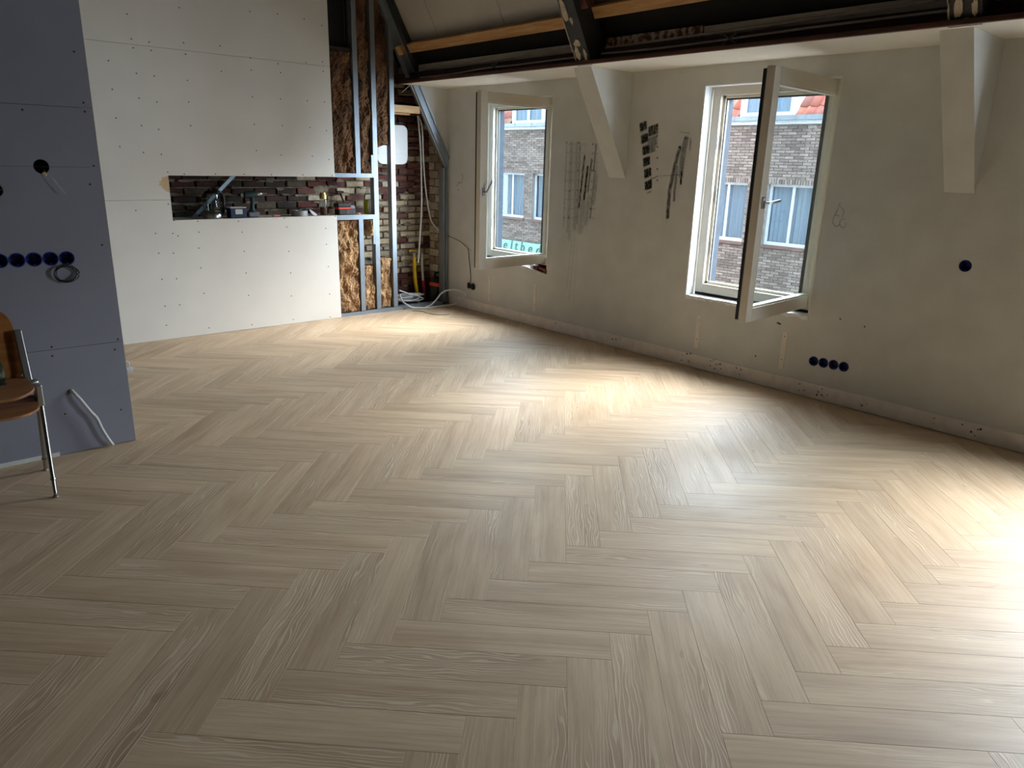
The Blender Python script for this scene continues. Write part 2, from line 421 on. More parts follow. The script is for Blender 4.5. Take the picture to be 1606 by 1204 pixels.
def spline(pts, n=8):
    """Catmull-Rom through the points"""
    p = [Vector(q) for q in pts]; out = []
    for i in range(len(p)-1):
        a, b, c, d = p[max(i-1, 0)], p[i], p[i+1], p[min(i+2, len(p)-1)]
        for k in range(n):
            t = k/n
            out.append(0.5*((2*b)+(c-a)*t+(2*a-5*b+4*c-d)*t*t+(3*b-a-3*c+d)*t**3))
    return out+[p[-1]]
#PART2
# ================================================================== STRUCTURE
# ---- floor: herringbone planks 747 x 149 mm at 45 degrees to the walls
PL, PW, PU, PV = 0.747, 0.1494, 2.833, -0.235
Q2 = math.sqrt(0.5)
def uv2xy(u, v): return Vector(((u-v)*Q2, (u+v)*Q2))
def clip(poly, x0, x1, y0, y1):
    for ax, lim, sg in ((0, x0, 1), (0, x1, -1), (1, y0, 1), (1, y1, -1)):
        out = []
        for i in range(len(poly)):
            a, b = poly[i-1], poly[i]; da, db = (a[ax]-lim)*sg, (b[ax]-lim)*sg
            if da >= 0: 
                out.append(a)
                if db < 0: out.append(a+(b-a)*(da/(da-db)))
            elif db >= 0: out.append(a+(b-a)*(da/(da-db)))
        poly = out
        if not poly: return []
    return poly
def plank_geo(poly, toloc):
    """plank with a small bevelled edge all round; poly in floor metres -> verts, faces, uv"""
    n = len(poly); c = sum(poly, Vector((0, 0)))/n; V, U = [], []
    def inset(d):
        out = []
        for i in range(n):
            a, b, e = poly[i-1], poly[i], poly[(i+1) % n]
            d1 = (b-a).normalized(); d2 = (e-b).normalized()
            n1, n2 = Vector((-d1.y, d1.x)), Vector((-d2.y, d2.x))
            k = 1+n1.dot(n2)
            out.append(b+(n1+n2)*(d/max(k, 0.3)))
        return out
    for ring, z in ((inset(0.0002), -0.0045), (inset(0.0002), -0.0005), (inset(0.0008), 0.0)):
        for p in ring: V.append((p.x, p.y, z)); U.append(toloc(p))
    F = [tuple(range(2*n, 3*n))]
    for k in (0, 1):
        F += [(k*n+i, k*n+(i+1) % n, (k+1)*n+(i+1) % n, (k+1)*n+i) for i in range(n)]
    return V, F, U
def plank_mesh(name, items):
    V, F, U = [], [], []
    for v, f, u in items:
        k = len(V); V += v; F += [tuple(i+k for i in g) for g in f]; U += u
    me = bpy.data.meshes.new(name); me.from_pydata(V, [], F); me.update()
    lay = me.uv_layers.new(name='plank')
    for lp in me.loops: lay.data[lp.index].uv = U[lp.vertex_index]
    me.materials.append(M['floor']); return me
floor = structure(mk('floor', MB().box(X0, XW, Y0, YBR, -0.25, -0.0045), 'subfloor'), 'oak-look herringbone floor')
RECT = [Vector(p) for p in ((0, 0), (PL, 0), (PL, PW), (0, PW))]
full = plank_mesh('plank', [plank_geo(RECT, lambda p: (p.x, p.y))])
cells = []
for m_ in range(-6, 7):
    for k in range(-90, 91):
        for kind in 'HV':
            if kind == 'H': o2 = uv2xy(PU-k*PW+2*PL*m_, PV+k*PW); ang = 45
            else: o2 = uv2xy(PU+PL+k*PW+2*PL*m_+PW, PV-k*PW); ang = 135
            ca, sa = math.cos(R(ang)), math.sin(R(ang))
            poly = [Vector((o2.x+p.x*ca-p.y*sa, o2.y+p.x*sa+p.y*ca)) for p in RECT]
            cp = clip(poly, X0, XW-0.004, Y0, YB+0.02)
            if len(cp) < 3: continue
            area = abs(sum(cp[i-1].cross(cp[i]) for i in range(len(cp))))/2
            if area < 1e-4: continue
            c = sum(cp, Vector((0, 0)))/len(cp); pr_ = [proj((p.x, p.y, 0)) for p in cp+[c]]
            shown = 0
            if pr_[-1][2] > 0.2 and any(-20 < p[0] < 1626 and p[1] < 1224 and p[2] > 0.1 for p in pr_) and not (c.y > YG and c.x < XG*c.y/YG-0.35):
                q = [Vector(p[:2]) for p in pr_[:-1]]
                shown = abs(sum(q[i-1].cross(q[i]) for i in range(len(q))))/2
            cells.append((shown, area > PL*PW*0.999, o2, ang, cp))
cells.sort(key=lambda t: -t[0])
rest = []
for i, (shown, whole, o2, ang, cp) in enumerate(cells):
    ca, sa = math.cos(R(ang)), math.sin(R(ang))
    tol = lambda p, o2=o2, ca=ca, sa=sa: ((p.x-o2.x)*ca+(p.y-o2.y)*sa, -(p.x-o2.x)*sa+(p.y-o2.y)*ca)
    if i < 300 and shown > 0:
        if whole:
            o = link(bpy.data.objects.new('plank', full), floor); o.location = (o2.x, o2.y, 0); o.rotation_euler = (0, 0, R(ang))
        else:
            link(bpy.data.objects.new('plank', plank_mesh('plank', [plank_geo(cp, tol)])), floor)
    else: rest.append(plank_geo(cp, tol))
stuff(link(bpy.data.objects.new('plank_remainder', plank_mesh('plank_remainder', rest)), floor))

# ---- window wall with its openings and socket holes
SOCK_W = [(2.358, 0.271), (2.286, 0.274), (2.213, 0.276), (2.141, 0.278), (1.521, 1.044)]
wall_right = structure(mk('wall_right', MB().box(XW, XW+0.235, Y0, YBR+0.1, -0.3, 2.52), 'plaster'), 'cream plastered window wall')
cut = [MB().box(XW-0.1, XW+0.5, a, b, WZ0, WZ1) for a, b in WIN]
cut += [MB().lathe([(0.0345, -0.05), (0.0345, 0.05)], (XW, y, z), (1, 0, 0), 20) for y, z in SOCK_W]
cut.append(MB().prism([(XW-0.05, 5.112, 0.60), (XW-0.05, 5.44, 0.60), (XW-0.05, 5.42, 0.578), (XW-0.05, 5.30, 0.555), (XW-0.05, 5.16, 0.535), (XW-0.05, 5.112, 0.53)], (0.18, 0, 0)))
carve(wall_right, cut)
mk('brick_hole_lining', MB().box(XW+0.118, XW+0.13, 5.10, 5.45, 0.52, 0.60), 'rubble', wall_right)
for k in range(5):
    b = MB().box(-0.03, 0.03, -0.035, 0.03, -0.012, 0.012).xf(lambda v: Vector((v.x*random.uniform(.7, 1.2), v.y*random.uniform(.7, 1.2), v.z*random.uniform(.6, 1.4))))
    z_ = 0.565-0.0035*k+0.012*(k % 2)
    b.xf(lambda v, k=k, z_=z_: v+Vector((XW+0.05+0.01*(k % 3), 5.16+0.05*k, 0.553+0.0075*k+0.004*(k % 2))))
    mk('brick_fragment', b, 'rubble' if k != 4 else 'foam', wall_right)
baseboard = structure(mk('baseboard_right', MB().box(XW-0.011, XW, Y0, YB-0.02, 0.004, 0.112), 'plaster2', bevel=0.004), 'dirty plaster skirting strip')
for i, (y, za, zb) in enumerate(((5.976, .142, .415), (5.27, .148, .416), (3.341, .168, .431), (2.596, .161, .44))):
    s_ = mk('filler_strip', MB().box(XW-0.0025, XW, y-0.019, y+0.019, za, zb), 'strip', wall_right)
    for z in (zb-0.035, za+0.07): mk('screw', MB().lathe([(0.004, 0), (0.004, 0.001)], (XW-0.0026, y, z), (-1, 0, 0), 8), 'screw', s_)

# stains painted as an attribute on a fine flat sheet lying on the wall
def stain(parent, strokes, ycen, zcen, material='mould', res=0.006, x=XW-0.0008, pad=0.05, seed=0):
    """strokes: list of (points (y,z), half-width, strength); soft, broken by noise"""
    ys = [p[0] for s in strokes for p in s[0]]; zs = [p[1] for s in strokes for p in s[0]]
    y0, y1, z0, z1 = min(ys)-pad, max(ys)+pad, min(zs)-pad, max(zs)+pad
    ny, nz_ = int((y1-y0)/res)+2, int((z1-z0)/res)+2
    Y, Z = np.meshgrid(np.linspace(y0, y1, ny), np.linspace(z0, z1, nz_)); S = np.zeros_like(Y)
    nzv = np.array([[noise.noise((y*70+seed, z*25, 0))*0.5+noise.noise((y*220+seed, z*90, 3))*0.5 for y in Y[0]] for z in Z[:, 0]])
    for pts, w, a in strokes:
        d = np.full_like(Y, 9.0)
        pts = pts if len(pts) > 1 else [pts[0], (pts[0][0]+1e-4, pts[0][1])]
        for (ay, az), (by, bz) in zip(pts[:-1], pts[1:]):
            ey, ez = by-ay, bz-az; l2 = ey*ey+ez*ez+1e-12
            t = np.clip(((Y-ay)*ey+(Z-az)*ez)/l2, 0, 1)
            d = np.minimum(d, np.hypot(Y-ay-t*ey, Z-az-t*ez))
        S = np.maximum(S, a*np.clip((w*1.35-d)/(w*0.7), 0, 1))
    S = np.clip(S*(1+nzv*1.3), 0, 0.97)
    vs_ = [(x, float(Y[j, i]), float(Z[j, i])) for j in range(nz_) for i in range(ny)]
    fs = [(j*ny+i, (j+1)*ny+i, (j+1)*ny+i+1, j*ny+i+1) for j in range(nz_-1) for i in range(ny-1)
          if S[j:j+2, i:i+2].max() > 0.003]
    me = bpy.data.meshes.new('stain'); me.from_pydata(vs_, [], fs); me.update()
    at_ = me.attributes.new('stain', 'FLOAT', 'POINT'); at_.data.foreach_set('value', S.ravel().astype(np.float32))
    bm = bmesh.new(); bm.from_mesh(me); bmesh.ops.delete(bm, geom=[v for v in bm.verts if not v.link_faces], context='VERTS'); bm.to_mesh(me); bm.free()
    me.materials.append(M[material]); o = bpy.data.objects.new('stain', me); link(o, parent); return o
def wp(*pp): return [tuple(at(px, py, 0, XW)[1:]) for px, py in pp]
# A: rubbed rows left of the boxed rafter
st = []
for px0, py0, px1, py1, w, a in ((889, 224, 884, 355, .008, .24), (897, 225, 891, 362, .022, .22), (905, 226, 901, 358, .018, .24), (910, 228, 905, 350, .010, .38),
        (917, 245, 908, 325, .010, .75), (922, 262, 916, 312, .012, .9), (928, 250, 922, 300, .010, .55), (935, 228, 931, 268, .008, .6), (933, 268, 926, 340, .010, .42), (936, 275, 931, 320, .014, .26),
        (915, 318, 910, 362, .03, .20), (924, 310, 919, 350, .022, .22), (893, 360, 893, 375, .016, .16)):
    st.append((wp((px0, py0), (px1, py1)), w, a*.85))
rs0 = random.Random(21)
for r_ in range(9):
    y_ = 225+r_*14.5
    for c0, c1 in ((889, 895), (896, 906), (908, 920), (930, 938)):
        st += [(wp((c0-r_*0.55, y_+rs0.uniform(-2, 2))), .009, rs0.uniform(.25, .65)), (wp((c0-r_*0.55, y_), (c1-r_*0.55, y_+1.5)), .007, .15)]
stain(wall_right, st, 0, 0, seed=1)
# B: printed row of dark squares
st = []
for k, (px, py, a) in enumerate(((1009, 198, .9), (1011, 217, .9), (1013, 235, .85), (1014, 253, .9), (1016, 271, .97), (1017, 290, .97))):
    for dy in (-4, 0, 4): st.append((wp((px-3.5, py+dy+1.5), (px+3.5, py+dy-1.5)), .014, a))
for px, py, a in ((1024, 204, .72), (1023, 222, .42), (1020, 232, .5)):
    for dy in (-5, 0, 5): st.append((wp((px-5, py+dy+2), (px+6, py+dy-2)), .014, a))
st += [(wp((1031, 195+j*17.5)), .007, .8) for j in range(6)]
st += [(wp((1021, 280), (1026, 279), (1032, 276)), .004, .6), (wp((1032, 276), (1066, 274)), .003, .35), (wp((1015, 303), (1021, 300)), .006, .45), (wp((1066, 207), (1082, 209)), .003, .4)]
stain(wall_right, st, 0, 0, seed=5)
# C: thin smears beside the window
st = [(wp((1076, 218), (1070, 250), (1068, 275)), .022, .40), (wp((1066, 232), (1058, 262), (1050, 300), (1047, 340)), .016, .55), (wp((1069, 270), (1068, 288)), .008, .85),
      (wp((1062, 262), (1058, 300), (1057, 314)), .012, .42), (wp((1083, 218), (1082, 235)), .008, .35), (wp((1066, 231)), .010, .95), (wp((1055, 278)), .008, .85), (wp((1048, 320), (1046, 342)), .009, .6), (wp((1075, 217), (1079, 217)), .008, .6)]
stain(wall_right, st, 0, 0, seed=9)
# pencil scribbles and dirt specks on wall and skirting
def ring(px, py, a, b_, n=9, f=0.85): return wp(*[(px+a*math.cos(6.28*f*k/n), py+b_*math.sin(6.28*f*k/n)) for k in range(n+1)])
st = [(wp((1306, 345), (1312, 332), (1318, 318)), .0035, .35), (ring(1312, 346, 6, 9), .0035, .35), (ring(1322, 350, 5, 7), .0035, .3), (wp((1316, 322), (1324, 330), (1321, 340)), .0035, .28)]
stain(wall_right, st, 0, 0, 'pencil', .004, seed=2)
st = [(wp((717, 291), (720, 285), (723, 288), (726, 278), (725, 272)), .004, .5), (wp((719, 298)), .006, .6)]
stain(wall_right, st, 0, 0, 'pencil', .004, seed=3)
for cx, cy in ((892, 420), (944, 398), (1220, 507), (1318, 500), (1186, 420)): pass
st = [(wp((902, 372), (892, 470)), .003, .22), (wp((897, 375), (889, 450)), .003, .2), (wp((905, 385), (900, 480)), .002, .18)]
stain(wall_right, st, 0, 0, 'pencil', .004, seed=4)
for pts in (((1219, 506), (1224, 508)), ((1356, 512),), ((1318, 500),), ((1185, 558),)):
    stain(wall_right, [(wp(*pts), .006, .85)], 0, 0, 'mould', .003, pad=.02, seed=6)
rs = random.Random(4)
for cx, n_ in ((1072, 9), (1120, 14), (1157, 5), (1257, 4), (1293, 8), (1360, 3), (1482, 2), (1532, 2), (1548, 3), (960, 4), (860, 3)):
    st = []
    for k in range(n_):
        px = cx+rs.uniform(-9, 9); base = at(px, 602, 0, XW)
        st.append(([(base[1], rs.uniform(0.03, 0.13 if n_ > 8 else 0.09))], rs.uniform(.003, .007), .85))
    stain(baseboard, st, 0, 0, 'mould', .003, x=XW-0.0118, pad=.02, seed=cx)

# ---- windows: frame, sash standing open at right angles, reveal lining
def window(idx, a, b, theta, hy, lever, SW=0.945):
    w = bpy.data.objects.new('window_%d' % idx, None); w.location = (XW+0.1, (a+b)/2, WZ0); col.objects.link(w)
    structure(w)
    xi, xo = XW+0.10, XW+0.17
    fa, fb, fz0, fz1 = a+0.018, b-0.018, WZ0+0.022, WZ1-0.008
    for nm, (y0, y1, z0, z1) in (('jamb', (fa, fa+0.07, fz0, fz1)), ('jamb', (fb-0.07, fb, fz0, fz1)), ('head', (fa+0.07, fb-0.07, fz1-0.06, fz1)), ('bottom_rail', (fa+0.07, fb-0.07, fz0, fz0+0.07))):
        f = mk('frame_'+nm, MB().box(xi, xo, y0, y1, z0, z1), 'cream', w, bevel=0.003)
        # inner stop with its black gasket, grey outer half
        if nm == 'jamb':
            s = 1 if y0 == fa else -1; e = y1 if s > 0 else y0
            lo, hi = sorted((e, e+s*0.022)); mk('stop', MB().box(xi+0.035, xo, lo, hi, z0+.05, z1-.04), 'cream', f, bevel=.002)
            lo, hi = sorted((e+s*0.022, e+s*0.030)); mk('gasket', MB().box(xi+0.045, xo, lo, hi, z0+.07, z1-.06), 'gasket', f)
            lo, hi = sorted((e-s*0.02, e+s*0.030)); mk('outer_jamb', MB().box(xo, XW+0.228, lo, hi, z0+.05, z1), 'anthra', f, bevel=.002)
        elif nm == 'head':
            mk('stop', MB().box(xi+0.035, xo, y0, y1, z0-0.02, z0), 'cream', f, bevel=.002)
            mk('gasket', MB().box(xi+0.045, xo, y0, y1, z0-0.03, z0-0.02), 'gasket', f)
            mk('outer_head', MB().box(xo, XW+0.228, y0, y1, z0-0.02, z1), 'anthra', f)
        else:
            mk('stop', MB().box(xi+0.035, xo, y0, y1, z1, z1+0.02), 'cream', f, bevel=.002)
            mk('outer_sill', MB().prism([(xo, y0, z0+.03), (XW+0.29, y0, z0+.03), (XW+0.29, y0, z1-.01), (xo, y0, z1+.012)], (0, y1-y0, 0)), 'anthra', f)
    # hinge and lock fittings on the far jamb
    for z in (0.95, 1.35, 1.75):
        mk('strike_plate', MB().box(xi+0.004, xi+0.026, fb-0.074, fb-0.07, z-0.05, z+0.05), 'silver', w)
    # white lining boards of the reveal
    zs = [WZ0, 1.22, 1.90, WZ1]
    for k in range(3): mk('reveal_board', MB().box(XW+0.002, xi, b-0.012, b, zs[k]+.001, zs[k+1]-.001), 'reveal', w)
    mk('reveal_board', MB().box(XW+0.002, xi, a, a+0.012, WZ0, WZ1), 'cream', w)
    mk('reveal_board', MB().box(XW+0.002, xi, a+.012, b-.012, WZ1-0.008, WZ1), 'reveal', w)
    # packing shim gap below the frame: black shadow gap with ragged filler in front
    if idx != 1 or True:
        rr = random.Random(idx*11); ya, yb_ = (a+0.30 if idx == 1 else a+.004), b-0.004
        n = 34; pts = []
        for k in range(n+1):
            y = ya+(yb_-ya)*k/n
            pts.append((y, WZ0-0.010-rr.random()*0.022, WZ0-0.001+rr.random()*0.006, rr.uniform(.045, .065)))
        mb = MB(); V = []
        for y, zl, zh, dpt in pts: V += [(XW-0.004, y, zl), (XW-0.004-0.004*rr.random(), y, WZ0+rr.uniform(-.004, .004)), (XW+0.03, y, zh), (XW+dpt, y, zh-0.004), (XW+dpt, y, zl-.01)]
        F = []
        for k in range(n):
            for j in range(4): F.append((k*5+j, (k+1)*5+j, (k+1)*5+j+1, k*5+j+1))
        F += [(0, 1, 2, 3, 4), tuple(n*5+j for j in (4, 3, 2, 1, 0))]
        mk('ragged_filler', mb.add(V, F), 'foam', w)
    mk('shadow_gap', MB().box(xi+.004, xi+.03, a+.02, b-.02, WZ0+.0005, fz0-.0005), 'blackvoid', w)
    # sash
    H = Vector((XW+.165, hy, 0)); th = R(theta)
    d = Vector((-math.sin(th), math.cos(th), 0)); q = Vector((math.cos(th), math.sin(th), 0))
    z0, z1 = 0.62, 2.148
    T = lambda v: H+d*v.x+q*v.y+Vector((0, 0, v.z))
    def bx(x0, x1, y0, y1, za, zb): 
        m_ = MB().box(x0, x1, y0, y1, za, zb).xf(T)
        if d.cross(q).z < 0: m_.f = [f[::-1] for f in m_.f]
        return m_
    ST, RL, SH = 0.078, 0.088, 0.056
    # mitred look: stiles run full height
    s1 = mk('sash', bx(0, SH, 0, 0.052, z0, z1), 'cream', w, bevel=.003)
    mk('stile', bx(SW-ST, SW, 0, 0.052, z0, z1), 'cream', s1, bevel=.003)
    mk('rail', bx(SH, SW-ST, 0, 0.052, z1-RL, z1), 'cream', s1, bevel=.002)
    mk('rail', bx(SH, SW-ST, 0, 0.052, z0, z0+RL), 'cream', s1, bevel=.002)
    for x0, x1, za, zb in ((0.01, 0.05, z0+.012, z1-.012), (SW-.07, SW-.012, z0+.012, z1-.012), (.05, SW-.07, z1-.075, z1-.012), (.05, SW-.07, z0+.012, z0+.075)):
        mk('outer_frame', bx(x0, x1, .058, .082, za, zb), 'gasket', s1)
    for x0, x1, za, zb in ((0.008, 0.05, z0+.008, z1-.008), (SW-.07, SW-.006, z0+.008, z1-.008), (.05, SW-.07, z1-.075, z1-.008), (.05, SW-.07, z0+.008, z0+.075)):
        mk('seal', bx(x0, x1, .052, .058, za, zb), 'greypl', s1)
    for x0, x1, za, zb in ((SH, SH+.006, z0+RL, z1-RL), (SW-ST-.012, SW-ST, z0+RL, z1-RL), (SH+.006, SW-ST-.012, z1-RL-.012, z1-RL), (SH+.006, SW-ST-.012, z0+RL, z0+RL+.012)):
        mk('glazing_bead', bx(x0, x1, .008, .050, za, zb), 'cream', s1)
    mk('pane', bx(SH+.002, SW-ST-.004, .026, .032, z0+RL+.004, z1-RL-.004), 'glass', s1)
    # handle
    hz, dx_, dz_ = lever
    hx = SW-0.040
    hb = bx(hx-.014, hx+.014, -.010, 0, hz-.035, hz+.035)
    m_ = MB().tube([(hx, -.008, hz), (hx, -.045, hz), (hx+dx_*.02, -.052, hz+dz_*.02), (hx+dx_*.115, -.056, hz+dz_*.115)], [.008, .008, .009, .0075], 8).xf(T)
    hb.add(m_.v, m_.f)
    mk('handle', hb, 'silver', s1, smooth=True, label='brushed metal lever handle')
    return w
window(1, *WIN[0], 91.5, 5.25, (1.31, -0.45, 0.85), 0.917)
window(2, *WIN[1], 93, 2.52, (1.37, -0.97, 0.12))
window(3, *WIN[2], 84, -0.15, (1.36, -1.0, 0.0))

# ---- slope frame: Y along the wall, t up the slope, d outward
P0, TS, NS = Vector((4.40, 0, ZS)), Vector((-0.5, 0, 0.8660)), Vector((0.8660, 0, 0.5))
def sl(y, t, d): return P0+TS*t+NS*d+Vector((0, y, 0))
def slbox(y0, y1, t0, t1, d0, d1): return MB().obox(sl(y0, t0, d0), (0, y1-y0, 0), TS*(t1-t0), NS*(d1-d0))
ceiling = structure(mk('ceiling', MB().box(X0, 4.0, Y0, YBR, ZC, ZC+0.1), 'bare'), 'flat ceiling and open roof slope')
js = [7.05, 6.17, 5.21, 4.25, 3.29, 2.33, 1.37, 0.41, -0.55, -1.51, -2.47, -3.43, Y0]
for a, b in zip(js[1:], js[:-1]): mk('roof_panel', slbox(a+.0025, b-.0025, .27, 1.36, .24, .262), 'roofpanel', ceiling, label='grey insulation panel')
mk('gap_shade', slbox(Y0, YBR, -0.02, .269, .25, .262), 'gapshade', ceiling)  # dark strip standing in for the shade under the purlin
mk('outer_roof', slbox(Y0-.2, YBR+.2, -0.02, 6.4, .264, .36), 'darksteel', ceiling)
mk('dormer_roof', MB().box(4.56, 5.5, Y0-.2, YBR+.2, 2.525, 2.62), 'darksteel', ceiling)
sjs = [YB+.03, 4.9, 1.95, -0.9, -3.0, Y0]
for a, b in zip(sjs[1:], sjs[:-1]): mk('soffit_board', MB().box(4.385, XW, a+.001, b-.001, ZS, ZS+.0125), 'soffit', ceiling, label='white soffit board')
mk('edge_board', MB().box(4.355, 4.50, Y0, YB+.03, ZS+.0130, ZS+.024), 'brownedge', ceiling, label='brown timber board edge')
mk('edge_lip', MB().box(4.352, 4.384, Y0, YB+.03, ZS-.001, ZS+.0125), 'brownedge', ceiling)
mk('wall_plate', MB().box(4.475, 4.60, Y0, YB+.3, ZS+.025, ZS+.112), 'redwood', ceiling, bevel=.004, label='dark red timber beam')
for a, b, mm in ((4.30, YB+.3, 'whiteboard'), (3.25, 4.12, 'rustboard'), (1.72, 3.24, 'whiteboard'), (Y0, 1.53, 'whiteboard')):
    mk('whitewashed_board', MB().box(4.53, 4.555, a, b, ZS+.115, ZS+.186 if mm == 'whiteboard' else ZS+.195), mm, ceiling, bevel=.003, label='old whitewashed board' if mm == 'whiteboard' else 'rust-stained rough board')
RAFT = [(4.13, 4.285), (1.49, 1.65), (-1.12, -0.96)]
for i, (a, b) in enumerate(RAFT):
    rf = mk('rafter', slbox(a, b, -0.005, 1.36, 0, .2), 'darksteel', ceiling, bevel=.003, label='dark steel rafter')
    # remains of plaster stuck to the underside
    if i in (0, 1):
        for (t, c, w_, h_, sd) in ((.42, .25, .35, .10, 1), (.33, .55, .18, .03, 2), (.17, .5, .46, .03, 3), (.09, .34, .32, .055, 4), (.08, .8, .2, .05, 5), (.02, .6, .45, .018, 6), (.25, .02, .05, .16, 7), (.05, .04, .06, .08, 8)):
            y = b-(b-a)*c; n = 14; rr = random.Random(sd+(i+1)*20)
            poly = []
            for k in range(n):
                an = -2*math.pi*k/n; r = rr.uniform(.7, 1.15)
                poly.append(sl(min(max(y+(b-a)*w_*.5*r*math.cos(an), a-.004), b+.004), max(t+h_*r*math.sin(an), 0.001), 0))
            mk('plaster_remains', MB().prism(poly, NS*-rr.uniform(.004, .009)), 'residue', rf)
for a, b, t0 in ((4.29, 6.595, .235), (1.655, 4.125, .27), (-0.955, 1.485, .25), (Y0, -1.125, .25)):
    mk('purlin', slbox(a, b, t0, t0+.085, .15, .205), 'pine', ceiling, bevel=.003, label='yellow pine purlin')
mk('purlin_stub', slbox(6.52, 6.598, .27, .35, .02, .06), 'pine', ceiling)
mk('purlin_stub', slbox(4.06, 4.128, .38, .44, .05, .12), 'brownedge', ceiling)
# white boxed rafter feet between soffit and wall
for a, b in ((4.205, 4.39), (1.55, 1.715), (-1.14, -0.95)):
    mk('rafter_boxing', MB().prism([(4.47, a, ZS), (XW, a, 1.462), (XW, a, ZS)], (0, b-a, 0)), 'plaster', ceiling, bevel=.002, label='white boxed-in rafter foot')

# ---- brick party wall behind the studs
wall_party = structure(mk('wall_party', MB().box(X0, 5.3, YBR+.012, YBR+.2, -0.3, 3.7), 'mortar'), 'old brick party wall')
BH, BL = 0.067, 0.216
bricks = []
for k in range(5):
    bm = bmesh.new(); bmesh.ops.create_cube(bm, size=1)
    rr = random.Random(k)
    for v in bm.verts: v.co = Vector((v.co.x*(BL-.014), v.co.y*.05, v.co.z*(BH-.013)))
    bmesh.ops.bevel(bm, geom=bm.edges[:], offset=.006, segments=1, affect='EDGES')
    for v in bm.verts: v.co += Vector((rr.uniform(-.003, .003), rr.uniform(-.002, .003), rr.uniform(-.0025, .0025)))
    me = bpy.data.meshes.new('brick'); bm.to_mesh(me); bm.free(); me.materials.append(M['brick']); bricks.append(me)
REDS = ((88, 46, 40), (100, 54, 46), (76, 44, 40), (108, 66, 56)); CRS = ((178, 158, 130), (164, 146, 120), (188, 172, 148), (148, 132, 112)); NICHE_TONES = ((70, 42, 36), (84, 50, 42), (62, 44, 38), (92, 78, 62), (58, 50, 44))
rb = random.Random(3)
def lay(x0, x1, z0, z1, skip=None):
    for r_ in range(int(z0/BH), int(z1/BH)+1):
        z = (r_+.5)*BH
        for c in range(int(x0/BL)-1, int(x1/BL)+2):
            x = (c+(.5 if r_ % 2 else 0))*BL
            if not (x0 <= x <= x1) or (skip and skip(x, z)): continue
            o = bpy.data.objects.new('brick', rb.choice(bricks)); o.location = (x, YBR+rb.uniform(-.004, .008), z)
            o.scale = (rb.uniform(.94, 1.02), 1, rb.uniform(.92, 1.03)); link(o, wall_party)
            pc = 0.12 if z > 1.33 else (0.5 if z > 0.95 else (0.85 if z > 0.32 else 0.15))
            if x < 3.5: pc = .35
            c_ = rb.choice(NICHE_TONES if x < 3.45 else CRS if rb.random() < pc else REDS); o.color = lin(c_)  # bricks around the niche draw from a darker set of tones
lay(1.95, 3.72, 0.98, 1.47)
lay(3.73, 4.97, 0.55, 2.30, lambda x, z: (x < 4.25 and z > 1.72) or (x < 3.98 and z > 1.45))
lay(4.22, 4.97, 0.0, 0.55)
# lighter patch of old mortar in the niche
mk('mortar_patch', MB().lathe([(.10, -.02), (.085, .012), (.03, .02)], (3.62, YBR-.01, 1.27), (0, -1, 0), 11).xf(lambda v: Vector((3.62+(v.x-3.62)*1.1+.02*noise.noise(v*30), v.y, 1.25+(v.z-1.27)*.75+.02*noise.noise(v*25)))), 'mortar', wall_party)
rm = random.Random(31)
for k in range(110):
    if k < 34: x, z = rm.uniform(2.1, 3.9), rm.uniform(1.03, 1.40)
    else: x, z = rm.uniform(4.05, 4.9), rm.uniform(.1, 2.0)
    z = (round(z/BH))*BH+rm.uniform(-.012, .012); n = 11; w_, h_ = rm.uniform(.03, .10), rm.uniform(.008, .022)
    poly = [(x+w_*rm.uniform(.6, 1.1)*math.cos(-6.283*j/n), YBR-.016, z+h_*rm.uniform(.5, 1.3)*math.sin(-6.283*j/n)) for j in range(n)]
    mk('mortar_smear', MB().prism(poly, (0, -rm.uniform(.008, .016), 0)), 'mortar', wall_party, bevel=.004, seg=1)
# whitewashed brick return beside the window wall
rt_ = mk('masonry_return', MB().box(XW-.012, XW-.001, YB+.09, YBR+.01, 0, 2.28), 'mortar', wall_party)
rb2 = random.Random(8)
for r_ in range(24):
    z = (r_+.5)*BH*1.28
    for y0_, y1_ in (((YB+.10, 6.93), (6.945, YBR)) if r_ % 2 else ((YB+.10, 6.85), (6.865, YBR))):
        o = mk('brick', MB().box(XW-.024-rb2.random()*.006, XW-.0125, y0_+.004, y1_-.004, z-BH*.58, z+BH*.58), 'brick', rt_, bevel=.003, seg=1)
        o.color = lin(rb2.choice(((198, 186, 162), (186, 172, 148), (206, 196, 176), (160, 140, 116))))

# ---- stud wall in front of the bricks
wall_back = bpy.data.objects.new('wall_back', None); wall_back.location = (1.0, YB, 0); col.objects.link(wall_back)
structure(wall_back, 'half-boarded metal stud wall')
XE, ZN0, ZN1, XN = 3.588, 1.02, 1.387, 2.049
def sheet(pts, y0=YB, t=.0125, m_='board', parent=wall_back, nm='plasterboard'):
    return mk(nm, MB().prism([(x, y0, z) for x, z in pts], (0, t, 0)), m_, parent, bevel=.0008, seg=1)
g = .0010
sheet([(X0, .002), (XE+.008, .002), (XE+.004, ZN0), (XN, ZN0), (XN, 1.19-g), (X0, 1.19-g)])
sheet([(X0, 1.19+g), (XN, 1.19+g), (XN, ZN1), (XE, ZN1), (XE-.003, 2.373-g), (X0, 2.373-g)])
sheet([(X0, 2.373+g), (XE-.003, 2.373+g), (XE-.006, ZC), (X0, ZC)])
mk('backing', MB().box(X0, 1.9, YB+.0135, YB+.03, 0, ZC), 'boardedge', wall_back)
mk('backing', MB().box(1.9, XE-.03, YB+.0135, YB+.03, 2.30, 2.44), 'steel', wall_back)
